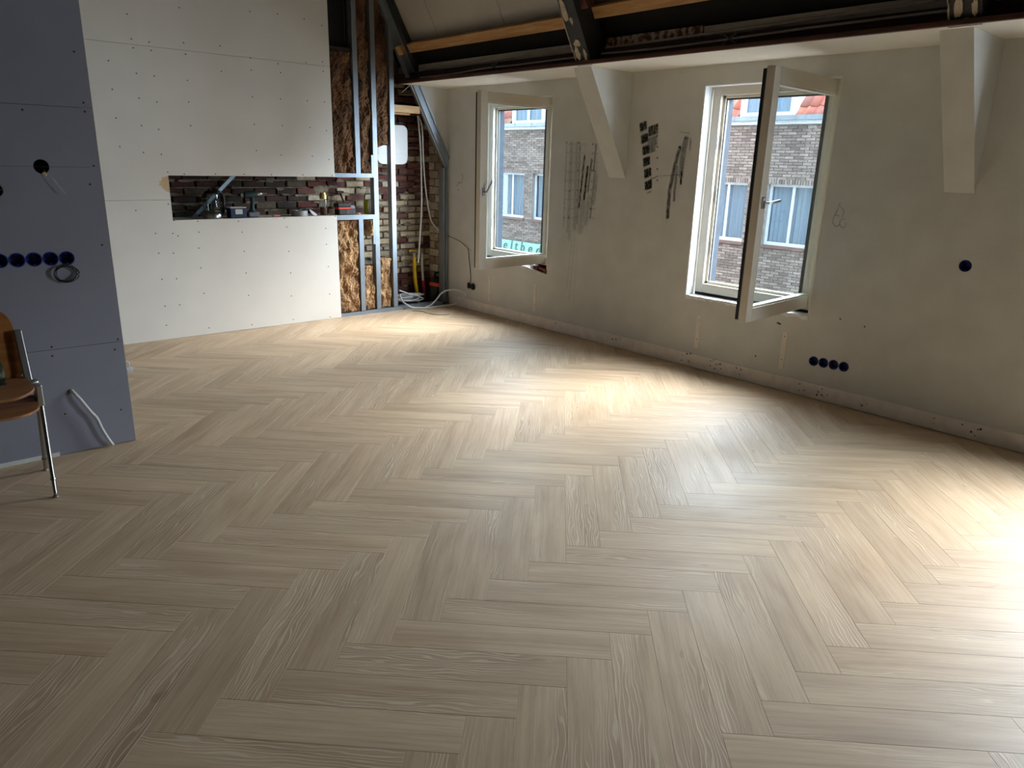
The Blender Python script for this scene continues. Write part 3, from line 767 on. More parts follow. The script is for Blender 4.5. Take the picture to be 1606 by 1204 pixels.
def stud(x, z0, z1, w=.05, y=YB+.0135, dpt=.075, nm='stud', m_='steel'):
    t = .0012
    pts = [(x-w/2, y+dpt), (x-w/2, y), (x+w/2, y), (x+w/2, y+.012), (x+w/2-.004, y+.012), (x+w/2-.004, y+.004), (x-w/2+.004, y+.004), (x-w/2+.004, y+dpt)]
    return mk(nm, MB().prism([(a, b, z0) for a, b in pts], (0, 0, z1-z0)), m_, wall_back)
stud(3.858, ZN1+.035, 3.5); stud(3.868, .04, ZN0-.012)
stud(4.055, .04, 3.28); stud(4.262, .04, 2.80)
stud(4.018, ZN1+.03, 1.60, .022, YB+.0140, .03); stud(4.018, .72, ZN0-.03, .022, YB+.0140, .03)
mk('header_track', MB().box(XE+.002, 4.03, YB+.0115, YB+.08, ZN1-.004, ZN1+.034), 'steel', wall_back)
mk('header_track', MB().box(XN-.1, XE, YB+.0140, YB+.08, ZN1+.002, ZN1+.034), 'steel', wall_back)
mk('sill_track', MB().box(XE+.006, 4.03, YB+.0115, YB+.08, ZN0-.045, ZN0-.004), 'steel', wall_back)
mk('niche_shelf', MB().box(XN-.15, 4.03, YB+.0140, YBR-.03, ZN0-.0035, ZN0), 'boardedge', wall_back)
mk('bottom_track', MB().box(XE+.01, 4.88, YB+.006, YB+.085, 0.0, .036), 'steel', wall_back)
mk('corner_post', MB().prism([(4.885, YB+.085, .03), (4.885, YB+.01, .03), (4.915, YB+.01, .03), (4.915, YB+.03, .03), (4.925, YB+.03, .03), (4.925, YB+.01, .03), (4.953, YB+.01, .03), (4.953, YB+.085, .03)], (0, 0, 1.46)), 'steel', wall_back)
# raking track following the roof slope
A_, B_ = Vector((4.125, 0, 3.01)), Vector((4.945, 0, 1.485)); dv = (B_-A_).normalized(); nv = Vector((-dv.z, 0, dv.x))
if nv.x < 0: nv = -nv
S_ = A_-dv*.45
mk('raking_track', MB().obox(S_+Vector((0, YB+.008, 0)), dv*((B_-S_).length), nv*.062, (0, .075, 0)), 'steel', wall_back)
mk('raking_track_lip', MB().obox(S_+nv*.062+Vector((0, YB-.006, 0)), dv*((B_-S_).length-.02), nv*.012, (0, .085, 0)), 'steel', wall_back)
mk('cheek_board', MB().prism([(4.50, YB+.03, ZS), (XW-.001, YB+.03, 1.45), (XW-.001, YB+.03, ZS)], (0, .0125, 0)), 'plaster', wall_back, label='cream cheek board')
mk('rafter', MB().obox(S_+dv*.02+nv*.0745+Vector((0, YB-.07, 0)), dv*((2.318-S_.z)/dv.z), nv*.085, (0, .15, 0)), 'darksteel', ceiling, label='dark steel rafter')
# dark lined opening above the boards
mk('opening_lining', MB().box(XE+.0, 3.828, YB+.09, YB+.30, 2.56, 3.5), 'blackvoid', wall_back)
mk('opening_rail', MB().box(3.79, 3.797, YB+.075, YB+.085, 2.62, 3.5), 'darksteel', wall_back)
mk('opening_sill', MB().box(XE+.0, 3.828, YB+.04, YB+.088, 2.535, 2.56), 'darksteel', wall_back)
# insulation batts: lumpy fibre slabs between the studs
def batt(x0, x1, z0, z1, seed, ragged=0.0, yf=YB+.03, m_='insul'):
    nx, nz_ = max(4, int((x1-x0)/.012)), max(6, int((z1-z0)/.012)); V, F = [], []
    for j in range(nz_+1):
        for i in range(nx+1):
            x = x0+(x1-x0)*i/nx; z = z0+(z1-z0)*j/nz_; p = Vector((x*9+seed, 1.3, z*5))
            y = yf+.045*noise.noise(p*.8)+.028*noise.noise(p*2.6)+.012*noise.noise(p*9)+.010*noise.noise(p*20)
            edge = min(i, nx-i); y += .03*max(0, 1-edge/1.5)
            if j in (0, nz_): z += ragged*noise.noise(Vector((x*30, seed, j)))*1.5; y += .02
            V.append((x+.004*noise.noise(p*11) if 0 < i < nx else x, y, z))
    for j in range(nz_):
        for i in range(nx): F.append((j*(nx+1)+i, j*(nx+1)+i+1, (j+1)*(nx+1)+i+1, (j+1)*(nx+1)+i))
    k = len(V); V += [(x0, YB+.15, z0), (x1, YB+.15, z0), (x1, YB+.15, z1), (x0, YB+.15, z1)]
    b_, t_ = [i for i in range(nx+1)], [nz_*(nx+1)+i for i in range(nx+1)]
    l_, r_ = [j*(nx+1) for j in range(nz_+1)], [j*(nx+1)+nx for j in range(nz_+1)]
    F += [tuple(b_[::-1])+(k, k+1), tuple(t_)+(k+2, k+3), tuple(l_)+(k+3, k), tuple(r_[::-1])+(k+1, k+2), (k+1, k, k+3, k+2)]
    return mk('insulation_batt', MB().add(V, F), m_, wall_back, smooth=False, label='brown fibre insulation')
batt(XE+.003, 3.832, ZN1+.036, 2.535, 1, m_='insul_dark'); batt(XE+.009, 3.843, .037, ZN0-.047, 2)
batt(3.884, 4.028, ZN1+.036, 3.45, 3, m_='insul_dark'); batt(3.895, 4.029, .037, .50, 4, .02); batt(3.96, 4.02, .80, ZN0-.047, 5, .02)
batt(4.082, 4.236, 1.70, 3.10, 6, .04, m_='insul_dark'); batt(4.082, 4.236, .037, .565, 7, .015)
# diagonal bracing strip and cross timber
b0, b1 = at(300, 345, 1, 6.97), at(372, 270, 1, 6.97); dd = (b1-b0)
mk('bracing_strip', MB().obox(b0-dd*.3-Vector((.022, 0, 0)), dd*1.8, (.045, 0, 0), (0, .003, 0)), 'steel', wall_back)
mk('nogging', MB().box(4.292, 4.61, YB+.03, YB+.075, 2.022, 2.092), 'paleblock', wall_back, bevel=.003, label='pale pine block')
mk('nogging_wedge', MB().box(4.30, 4.50, YB+.05, YB+.08, 2.002, 2.018), 'pine', wall_back)
# torn paper beside the niche
rr = random.Random(5); poly = [(XN-.001, YB, 1.385), (XN-.001, YB, 1.245), (XN-.03, YB, 1.262), (XN-.055, YB, 1.285), (XN-.06, YB, 1.30), (XN-.085, YB, 1.312), (XN-.07, YB, 1.322), (XN-.082, YB, 1.335), (XN-.06, YB, 1.345), (XN-.05, YB, 1.372), (XN-.02, YB, 1.378)]
mk('torn_paper', MB().prism(poly, (0, -.0006, 0)), 'paper', wall_back)
# screws
sc_px = [(199,22),(281,12),(206,61),(234,66),(209,75),(237,79),(288,67),(291,85),(214,115),(242,119),(294,126),(218,154),(246,160),(296,160),(222,197),(249,203),(299,197),(225,239),(253,242),
 (345,72),(347,112),(392,18),(393,91),(394,110),(435,22),(436,100),(440,114),(477,30),(480,98),(396,152),(440,155),(482,158),(399,195),(443,197),(486,200),(402,236),(441,243),(490,245),(505,40),(506,97),(507,112),(509,160),(512,205),(516,250),
 (289,273),(338,273),(383,273),(426,274),(475,274),(521,275),(273,346),(310,347),(374,347),(446,342),(526,339),(271,366),(279,370),(312,364),(312,389),(380,364),(450,356),(511,358),(249,397),(272,397),(315,420),(383,394),(453,394),(512,383),(515,418),
 (254,438),(277,437),(320,460),(386,428),(456,428),(457,464),(390,463),(517,461),(259,480),(282,478),(328,514),(395,509),(460,501),(518,497),(261,510),(263,270),(264,320),(244,366),(213,330),(170,95),(176,140),(182,185),(188,230),(150,60)]
mb = MB()
for px, py in sc_px:
    if px == 150: continue
    p = at(px, py, 1, YB); mb.lathe([(.0055, 0), (.0045, .0012)], (p.x, YB, p.z), (0, -1, 0), 7)
stuff(mk('screw_heads', mb, 'screw', wall_back))

# ---- grey partition on the left, its end board edge towards the room
wall_partition = bpy.data.objects.new('wall_partition', None); wall_partition.location = (0, YG, 0); col.objects.link(wall_partition)
structure(wall_partition, 'grey plasterboard partition')
SOCK_G = [(0.790-.0715*k, 1.042+.001*k) for k in range(6)]
HOLE = (0.739, 1.489); RING = (0.535, 1.378)
parts = []
for z0, z1 in ((.003, .578), (.580, 1.771), (1.773, ZC)):
    parts.append(mk('plasterboard', MB().box(X0, XG, YG, YG+.0125, z0, z1), 'greyboard', wall_partition))
carve(parts[1], [MB().lathe([(.0345, -.05), (.0345, .05)], (x, YG, z), (0, 1, 0), 20) for x, z in SOCK_G+[RING]] + [MB().lathe([(.034, -.05), (.034, .05)], (HOLE[0], YG, HOLE[1]), (0, 1, 0), 18)])
carve(parts[0], [MB().lathe([(.013, -.05), (.013, .05)], (.722, YG, .345), (0, 1, 0), 12)])
mk('end_stud', MB().box(XG-.055, XG-.006, YG+.014, YG+.098, 0, ZC), 'boardedge', wall_partition)
mk('board_edge', MB().box(XG-.004, XG+.0015, YG+.0005, YG+.0135, .003, ZC), 'boardedge', wall_partition)
mk('board_edge', MB().box(XG-.006, XG, YG+.0140, YG+.098, .0, ZC), 'boardedge', wall_partition)
mk('rear_board', MB().box(X0, XG, YG+.0985, YG+.111, .02, ZC), 'board', wall_partition)
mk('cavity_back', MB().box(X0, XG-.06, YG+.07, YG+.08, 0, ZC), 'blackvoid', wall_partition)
mk('floor_strip', MB().box(X0, .62, YG-.006, YG, .0, .022), 'conduit', wall_partition)
mb = MB()
for px, py in ((116, 81), (131, 161), (133, 175), (35, 172), (147, 260), (141, 289), (81, 544), (82, 558), (185, 532), (180, 548), (160, 384), (102, 649), (190, 642)):
    p = at(px, py, 1, YG); mb.lathe([(.0055, 0), (.0045, .0012)], (p.x, YG, p.z), (0, -1, 0), 7)
stuff(mk('screw_heads', mb, 'screw', wall_partition))
mk('pencil_line', MB().box(0.2, .95, YG-.0003, YG, HOLE[1]-.001, HOLE[1]+.0005), 'darksteel', wall_partition)

# ---- unseen rest of the room
structure(mk('wall_near', MB().box(X0-.1, 5.3, Y0-.1, Y0, -.3, 3.7), 'bare'), 'bare wall')
structure(mk('wall_left', MB().box(X0-.1, X0, Y0, YBR, -.3, 3.7), 'bare'), 'bare wall')
#PART3
# ================================================================== THINGS
ZSH = ZN0+.0005   # niche shelf top
# ---- plywood chair by the grey partition
ch = thing('plywood_chair', 'wooden plywood chair with grey metal legs standing by the grey partition', 'chair', (.262, 3.97, 0))
def rounded(x0, x1, y0, y1, rf, rb_, n=6):
    pts = []
    for cx, cy, a0, r in ((x1-rf, y0+rf, -90, rf), (x1-rb_, y1-rb_, 0, rb_), (x0+rb_, y1-rb_, 90, rb_), (x0+rf, y0+rf, 180, rf)):
        for k in range(n+1):
            a = R(a0+90*k/n); pts.append((cx+r*math.cos(a), cy+r*math.sin(a)))
    return pts
def shell(pts, f, t):
    mb = MB().prism([(x, y, 0) for x, y in pts], (0, 0, t)); return mb.xf(f)
mb = shell(rounded(.022, .502, 3.80, 4.16, .10, .05), lambda v: Vector((v.x, v.y, .484+v.z+.02*((v.x-.262)/.24)**2-.10*max(0, 3.86-v.y)*0.6)), .012)
mk('seat', mb, 'plyseat', ch, bevel=.003)
mb = shell(rounded(.016, .508, 3.765, 4.10, .12, .05), lambda v: Vector((v.x, v.y, .418+v.z-.10*max(0, 3.84-v.y)*0.6)), .012)
mk('lower_seat_panel', mb, 'plyseat', ch, bevel=.003)
mb = shell(rounded(.028, .496, .512, .842, .03, .10), lambda v: Vector((v.x, 4.112+.10*(v.y-.512)/.3+v.z-.03*(1-((v.x-.262)/.226)**2)*-1, v.y)), .010)
mk('backrest', mb, 'ply', ch, bevel=.003)
for s in (1, -1):
    X = lambda x: .262+s*(x-.262)
    def leg(p0, p1, r=.0105):
        p0, p1 = Vector(p0), Vector(p1); p0.x, p1.x = X(p0.x), X(p1.x)
        l = mk('leg', MB().tube([p0, p0.lerp(p1, .80), p0.lerp(p1, .805), p0.lerp(p1, .825), p0.lerp(p1, .83), p0.lerp(p1, .97)], [r, r*.93, r*1.25, r*1.25, r*.85, r*.8], 12), 'chrome', ch, smooth=True)
        mk('foot', MB().lathe([(.006, .02), (.0065, .012), (.012, .008), (.013, 0)], (p1.x, p1.y, 0.0005), (0, 0, 1), 12), 'alu', l, smooth=True)
    leg((.527, 3.955, .43), (.499, 3.777, 0)); leg((.520, 4.005, .40), (.525, 4.155, 0))
    br = MB().obox((X(.510), 3.935, .400), (s*.028, 0, 0), (0, .085, -.01), (0, -.005, .108))
    mk('seat_bracket', br, 'alu', ch, bevel=.005)
    mk('back_bracket', MB().obox((X(.490), 4.062, .50), (s*.032, 0, 0), (0, .026, 0), (0, .085, .235)), 'alu', ch, bevel=.004)
    mk('hinge_joint', MB().lathe([(.014, -.02), (.016, -.012), (.016, .02), (.012, .026)], (X(.515), 4.055, .492), (s, 0, 0), 12), 'alu', ch, smooth=True)
    mk('hinge_joint', MB().lathe([(.013, -.03), (.015, -.012), (.015, .012), (.010, .016)], (X(.512), 4.03, .425), (s, 0, 0), 12), 'alu', ch, smooth=True)
mk('cross_rail', MB().tube([(.02, 4.0, .40), (.504, 4.0, .40)], .009, 10), 'alu', ch, smooth=True)
gj = thing('glass_jar', 'greenish glass jar on a dark base, on the chair seat', 'jar', (0.376, 4.02, .504))
mk('jar_base', MB().lathe([(.046, 0), (.048, .006), (.034, .014)], (0.376, 4.02, .5040), n=24), 'black', gj, smooth=True)
mk('jar_body', MB().lathe([(.030, .0145), (.036, .03), (.036, .10), (.024, .125), (.022, .15), (.0205, .15), (.0225, .124), (.0345, .099), (.0345, .031), (.028, .018)], (0.376, 4.02, .5040), n=24), 'greenglass', gj, smooth=True)

# ---- flush boxes
def socket(p, ax, label, group, rim='blue', inn='bluein'):
    ax = Vector(ax)
    o = thing('socket_box', label, 'socket box', p, group)
    mk('rim', MB().lathe([(.0300, -.004), (.0352, -.001), (.0352, .0018), (.0310, .0022), (.0295, -.004)], p, -ax, 24, cap=False), rim, o, smooth=True)
    mk('cup', MB().lathe([(.0315, .002), (.0315, .046), (.0, .046)], p, ax, 24, cap=False), inn, o, smooth=True)
    u = ax.orthogonal().normalized()
    for k in (0, 1):
        d = Matrix.Rotation(R(90*k+45), 3, ax) @ u
        for sg in (1, -1): mk('screw_lug', MB().lathe([(.0045, .004), (.0045, .03)], Vector(p)+d*sg*.0265, ax, 8), rim, o)
    return o
OR_ = ('rightmost', 'second from the right', 'middle', 'second from the left', 'leftmost')
for k in range(5):
    x, z = SOCK_G[k]
    socket((x, YG, z), (0, 1, 0), 'blue socket box, %s of five on the grey partition' % OR_[k], 'blue boxes on grey partition')
O4 = ('leftmost', 'second from the left', 'second from the right', 'rightmost')
for k in range(4):
    y, z = SOCK_W[k]
    socket((XW, y, z), (1, 0, 0), 'blue socket box, %s of four low on the cream wall' % O4[k], 'blue boxes low on window wall')
y, z = SOCK_W[4]; socket((XW, y, z), (1, 0, 0), 'single blue flush box alone on the cream wall below the right rafter boxing', 'blue boxes low on window wall')
socket((RING[0], YG, RING[1]), (0, 1, 0), 'grey round wall box at the left picture edge above the blue boxes', 'grey boxes', 'greypl', 'black')
# wire poking from the cut hole
wr = thing('hanging_wire', 'thin white wire poking from the round hole in the grey partition', 'wire', (HOLE[0], YG, HOLE[1]))
mk('wire', MB().tube(spline([(HOLE[0]+.012, YG+.04, HOLE[1]-.01), (HOLE[0]+.015, YG-.006, HOLE[1]-.03)]+[at(px, py, 1, YG-.03) for px, py in ((82, 279), (92, 292), (103, 304))]), .0016, 6), 'conduit', wr, smooth=True)
mk('torn_edge', MB().lathe([(.012, 0), (.010, .004), (.004, .006)], (HOLE[0]+.008, YG-.0005, HOLE[1]-.036), (0, -1, 0), 7).xf(lambda v: v+Vector((.006*noise.noise(v*90), 0, .006*noise.noise(v*70)))), 'paper', wr)
# coil of black wire
rr = random.Random(2); pts = []
c = at(104, 429, 1, YG-.02)
for k in range(7*18):
    a = 2*math.pi*k/18; q = k//18
    pts.append((c.x+(.052+.006*math.sin(q*2.1))*math.cos(a)+.004*math.sin(q*1.7), YG-.012-.003*(q % 4)-.006*abs(math.sin(a*.5)), c.z+(.040+.004*math.cos(q*1.3))*math.sin(a)+.004*math.cos(q*2.3)))
pts = [(SOCK_G[0][0]-.005, YG+.02, SOCK_G[0][1]-.005), (SOCK_G[0][0]-.01, YG-.014, SOCK_G[0][1]-.028)]+pts
tag(mk('wire_coil', MB().tube(pts, .0016, 6), 'black', smooth=True), 'coil of thin black wire hanging from the rightmost blue box', 'wire')
p0 = Vector((.722, YG, .345))
cn = thing('wall_conduit', 'white bent conduit running from a hole in the grey partition to the floor', 'conduit', (.879, YG-.04, 0))
mk('tube', MB().tube(spline([p0+Vector((0, .03, .003)), p0+Vector((0, -.012, 0))]+[at(px, py, 1, YG-.035) for px, py in ((126, 626), (141, 644), (152, 656), (160, 672), (170, 688))]+[at(177, 697, 2, .010)]), .0085, 10), 'conduit', cn, smooth=True)
mk('tube_end', MB().lathe([(.011, 0), (.011, .012)], p0+Vector((0, -.002, 0)), (0, -1, 0), 12), 'conduit', cn, smooth=True)
# white connector behind the partition end
pc = at(208, 574, 1, YG+.05)
cc = thing('white_connector', 'white cable connector sticking out behind the grey partition end', 'connector', pc)
mk('body', MB().box(XG+.001, XG+.038, YG+.03, YG+.055, pc.z-.018, pc.z), 'whitepl', cc, bevel=.004)
mk('loop', MB().tube([(XG+.012+.013*math.cos(6.283*k/14), YG+.042, pc.z+.014+.018*math.sin(6.283*k/14)) for k in range(14)], .0045, 8, True), 'whitepl', cc, smooth=True)
mk('tab', MB().box(XG+.012, XG+.040, YG+.035, YG+.05, pc.z-.030, pc.z-.0185), 'whitepl', cc, bevel=.003)

# ---- things in the niche
def nx(px, y): return at(px, 338, 1, y).x
yk = 6.80; xk = nx(334.5, yk)
k_ = thing('kettle', 'glass kettle with black handle and lid on the niche shelf', 'kettle', (xk, yk, ZSH))
mk('base', MB().lathe([(.078, 0), (.080, .006), (.076, .042), (.072, .046)], (xk, yk, ZSH), n=28), 'silver', k_, smooth=True)
mk('body', MB().lathe([(.072, .0465), (.080, .08), (.074, .16), (.064, .205), (.062, .205), (.072, .16), (.078, .08), (.070, .0475)], (xk, yk, ZSH), n=28), 'clear', k_, smooth=True)
mk('lid', MB().lathe([(.066, .2055), (.067, .215), (.050, .232), (.015, .236)], (xk, yk, ZSH), n=28), 'black', k_, smooth=True)
mk('spout', MB().prism([(xk-.058, yk-.02, ZSH+.206), (xk-.085, yk, ZSH+.208), (xk-.058, yk+.02, ZSH+.206)], (0, 0, -.035)), 'black', k_)
mk('handle', MB().tube(spline([(xk+.04, yk, ZSH+.228), (xk+.075, yk, ZSH+.226), (xk+.107, yk+.02, ZSH+.195), (xk+.112, yk+.02, ZSH+.13), (xk+.100, yk+.015, ZSH+.065), (xk+.078, yk, ZSH+.035)]), .012, 10), 'black', k_, smooth=True)
y_ = 6.765; x_ = nx(371.5, y_)
b = thing('tea_box', 'small navy cardboard box with pale label beside the kettle', 'box', (x_, y_, ZSH))
mk('carton', MB().box(x_-.072, x_+.072, y_-.05, y_+.05, ZSH, ZSH+.088), 'navy', b, bevel=.002)
mk('lid_flap', MB().box(x_-.074, x_+.074, y_-.052, y_+.052, ZSH+.0885, ZSH+.096), 'card', b, bevel=.001)
mk('label_sticker', MB().box(x_-.03, x_+.035, y_-.0512, y_-.0502, ZSH+.035, ZSH+.078), 'card', b)
y_ = 6.79; x_ = nx(397, y_)
d_ = thing('cordless_drill', 'dark green cordless drill standing on its battery in the niche', 'drill', (x_, y_, ZSH))
mk('battery', MB().box(x_-.052, x_+.052, y_-.037, y_+.037, ZSH, ZSH+.05), 'greypl', d_, bevel=.012)
mk('handle', MB().tube([(x_-.005, y_, ZSH+.045), (x_-.004, y_, ZSH+.075), (x_+.002, y_, ZSH+.12), (x_+.004, y_, ZSH+.185)], [.04, .020, .018, .024], 12), 'teal', d_, smooth=True)
mk('motor_housing', MB().lathe([(.018, -.07), (.032, -.06), (.033, .03), (.024, .05)], (x_, y_, ZSH+.205), (1, -.25, .08), 16), 'teal', d_, smooth=True)
mk('chuck', MB().lathe([(.020, .0505), (.022, .075), (.012, .095), (.004, .098)], (x_, y_, ZSH+.205), (1, -.25, .08), 14), 'silver', d_, smooth=True)
mk('bit', MB().lathe([(.003, .0985), (.003, .135)], (x_, y_, ZSH+.205), (1, -.25, .08), 8), 'silver', d_)
mk('trigger', MB().box(x_+.024, x_+.040, y_-.008, y_+.008, ZSH+.145, ZSH+.172), 'black', d_, bevel=.003)
y_ = 6.745; x_ = nx(434, y_)
pm = thing('pink_marker', 'pink marker pen lying in the niche right of the drill', 'pen', (x_, y_, ZSH))
mk('barrel', MB().lathe([(.008, -.04), (.009, -.035), (.009, .03)], (x_, y_, ZSH+.0095), (1, .3, 0), 12), 'pink', pm, smooth=True)
mk('cap', MB().lathe([(.0085, .0305), (.0085, .055), (.005, .06)], (x_, y_, ZSH+.0095), (1, .3, 0), 12), 'black', pm, smooth=True)
y_ = 6.79; x_ = nx(470, y_)
tp = thing('tape_roll', 'flat silver roll of tape on the niche shelf', 'tape', (x_, y_, ZSH))
mk('tape', MB().lathe([(.078, 0), (.078, .05), (.042, .05), (.042, 0), (.078, 0)], (x_, y_, ZSH), n=32, cap=False), 'tape', tp, smooth=True)
mk('core', MB().lathe([(.0415, .001), (.0415, .049), (.038, .049), (.038, .001), (.0415, .001)], (x_, y_, ZSH), n=24, cap=False), 'card', tp, smooth=True)
sw = mk('screws', MB().tube([(x_-.02, y_-.02, ZSH+.0505), (x_+.01, y_-.012, ZSH+.062)], .005, 6).tube([(x_+.0, y_-.03, ZSH+.0505), (x_+.02, y_-.02, ZSH+.075)], .004, 6), 'silver', tp)
sw.name = 'loose_tape_tab'
y_ = 6.725; x_ = nx(492, y_)
sp = thing('white_scraper', 'white plastic scraper leaning over the niche edge beside the tape', 'scraper', (x_, y_, ZSH))
mk('blade', MB().prism([(x_-.034, y_, ZSH+.058), (x_-.022, y_, ZSH+.060), (x_+.030, y_, ZSH+.022), (x_+.042, y_, ZSH+.002), (x_+.006, y_, ZSH+.001), (x_-.018, y_, ZSH+.022)], (0, .012, 0)).xf(lambda v: v+Vector((0, (v.z-ZSH)*.3, 0))), 'whitepl', sp, bevel=.003)
mk('grip', MB().box(x_-.075, x_-.030, y_+.02, y_+.035, ZSH+.057, ZSH+.075), 'black', sp, bevel=.003)
y_ = 6.80; x_ = nx(508, y_)
jr = thing('spice_jar', 'tall clear jar of brown granules with gold cap', 'jar', (x_, y_, ZSH))
mk('glass_body', MB().lathe([(.036, 0), (.038, .004), (.038, .145), (.033, .155)], (x_, y_, ZSH), n=22), 'clear', jr, smooth=True)
mk('contents', MB().lathe([(.034, .004), (.034, .075)], (x_, y_, ZSH), n=18), 'browngrain', jr)
mk('cap', MB().lathe([(.035, .1555), (.035, .19), (.028, .20), (.026, .215)], (x_, y_, ZSH), n=22), 'gold', jr, smooth=True)
y_ = 6.79; x_ = nx(541, y_)
bc = thing('battery_charger', 'black tool battery charger with orange-red stripe on the niche shelf', 'charger', (x_, y_, ZSH))
mk('charger_body', MB().box(x_-.09, x_+.10, y_-.05, y_+.05, ZSH, ZSH+.055), 'black', bc, bevel=.008)
mk('battery_stripe', MB().box(x_-.095, x_+.04, y_-.052, y_+.052, ZSH+.056, ZSH+.073), 'orange', bc, bevel=.003)
mk('battery_top', MB().box(x_-.10, x_+.045, y_-.05, y_+.05, ZSH+.0735, ZSH+.115), 'black', bc, bevel=.010)
mk('latch', MB().box(x_+.05, x_+.10, y_-.03, y_+.03, ZSH+.056, ZSH+.09), 'greypl', bc, bevel=.004)
for k in range(7): mk('cooling_fin', MB().box(x_-.01+k*.014, x_-.004+k*.014, y_-.0555, y_-.0505, ZSH+.008, ZSH+.048), 'greypl', bc)
y_ = 6.90; x_ = nx(541, y_)
hm = thing('leaning_hammer', 'hammer with wooden handle leaning on the bricks behind the charger', 'hammer', (x_, y_, ZSH))
mk('handle', MB().tube([(x_+.03, y_-.02, ZSH), (x_-.01, y_+.06, ZSH+.20)], .010, 10), 'brownedge', hm, smooth=True)
mk('head', MB().box(x_-.045, x_+.025, y_+.048, y_+.070, ZSH+.20, ZSH+.222), 'brownedge', hm, bevel=.005)
y_ = 6.80; x_ = nx(577, y_)
so = thing('soap_bottle', 'clear dish-soap bottle with yellow-green liquid and white label', 'bottle', (x_, y_, ZSH))
E2 = lambda v: Vector((x_+(v.x-x_), y_+(v.y-y_)*.62, v.z))
mk('bottle_shell', MB().lathe([(.044, 0), (.047, .01), (.046, .11), (.036, .17), (.030, .21), (.014, .235), (.013, .25)], (x_, y_, ZSH), n=24).xf(E2), 'clear', so, smooth=True)
mk('liquid', MB().lathe([(.041, .003), (.043, .012), (.042, .11), (.038, .145)], (x_, y_, ZSH), n=24).xf(E2), 'soap', so, smooth=True)
mk('cap', MB().lathe([(.015, .2505), (.015, .27), (.007, .275), (.006, .285)], (x_, y_, ZSH), n=16), 'clear', so, smooth=True)
pts = []
for k in range(16):
    a = 2*math.pi*k/16; pts.append((x_+.012+.030*math.cos(a), y_-.0318, ZSH+.075+.062*math.sin(a)+.012*math.sin(a)*abs(math.sin(a))))
mk('label_sticker', MB().prism(pts, (0, .002, 0)), 'label', so)
y_ = 6.72; x_ = nx(562, y_)
tag(mk('wall_plug', MB().lathe([(.006, 0), (.006, .018), (.009, .02), (.009, .024)], (x_, y_, ZSH+.009), (1, -.2, 0), 10), 'whitepl', smooth=True), 'tiny white wall plug lying left of the soap bottle', 'wall plug')

# ---- services in the open corner bay
hx0, hx1, hz0, hz1 = 4.17, 4.545, 1.515, 1.905
hw = thing('water_heater', 'white rounded small water heater on the brick wall behind the studs', 'water heater', (4.36, 6.93, hz0))
pts = rounded(hx0, hx1, hz0, hz1, .07, .06, 5)
mk('casing', MB().prism([(x, 6.86, z) for x, z in pts], (0, YBR-.045-6.86, 0)), 'whitepl', hw, bevel=.03, seg=4)
mk('trim_band', MB().box(hx0+.01, hx1-.004, 6.853, 6.860, 1.615, 1.622), 'conduit', hw)
mk('inlet', MB().lathe([(.018, 0), (.018, .05)], (4.40, 6.95, hz0-.048), n=12), 'black', hw)
yp = at(647, 430, 1, 6.97)
gp = thing('gas_pipe', 'yellow gas pipe rising from the floor with a yellow lever valve', 'pipe', (4.70, 6.97, 0))
mk('pipe', MB().tube(spline([(4.735, 6.97, .0), (4.715, 6.97, .12), (4.69, 6.97, .30), (4.685, 6.97, .52)]), .020, 12), 'yellow', gp, smooth=True)
mk('collar', MB().lathe([(.022, .5205), (.026, .53), (.026, .56), (.018, .565), (.018, .60)], (4.685, 6.97, 0), n=14), 'silver', gp, smooth=True)
mk('lever', MB().box(4.60, 4.70, 6.945, 6.96, .585, .602), 'yellow', gp, bevel=.004)
rp = thing('red_pipe', 'dark red pipe sleeve at the brick wall right of the yellow pipe', 'pipe', (4.80, 6.97, 0))
mk('sleeve', MB().tube([(4.83, 6.97, 0), (4.80, 6.97, .245)], .024, 12), 'red', rp, smooth=True)
mk('upper_tube', MB().tube([(4.80, 6.97, .2455), (4.79, 6.97, .42), (4.79, 6.97, .55)], .015, 10), 'conduit', rp, smooth=True)
ca = thing('hanging_conduit', 'white flexible conduit hanging straight down from the pine block', 'conduit', (4.7, 6.86, .5))
mk('tube', MB().tube(spline([at(px, py, 1, 6.86) for px, py in ((655, 181), (658, 210), (660, 245), (661, 290), (661, 330), (658, 380), (656, 412))]), .009, 8), 'conduit', ca, smooth=True)
cb_ = thing('swinging_cable', 'white cable sweeping from the pine block right to the corner post', 'cable', (4.9, 6.72, .8))
mk('tube', MB().tube(spline([at(656, 181, 1, 6.84), at(662, 200, 1, 6.84), at(664, 250, 1, 6.84), at(668, 300, 1, 6.84), at(675, 342, 1, 6.83), at(684, 357, 1, 6.82), at(690, 363, 1, 6.81)]), .008, 8), 'conduit', cb_, smooth=True)
pk = thing('plug_cord', 'dark cord hanging on the cream wall ending in two black plugs', 'cord', (XW-.02, 6.3, .17))
mk('cord', MB().tube(spline([(4.955-.004, YB+.05, .775)]+[at(px, py, 0, XW-.02) for px, py in ((719, 377), (728, 384), (734, 391), (736, 410), (738, 430), (738, 443))]), .004, 6), 'darkcord', pk, smooth=True)
for px, py in ((735.5, 449), (741.5, 451)):
    p = at(px, py, 0, XW-.022)
    mk('plug', MB().lathe([(.008, .045), (.018, .03), (.021, 0), (.017, -.02), (.010, -.024)], p, (0, .15, 1), 12), 'black', pk, smooth=True)
# loose strands at the bend
mk('loose_strand', MB().tube(spline([at(px, py, 0, XW-.018) for px, py in ((730, 385), (736, 391), (740, 393))]), .0015, 5), 'darkcord', pk)
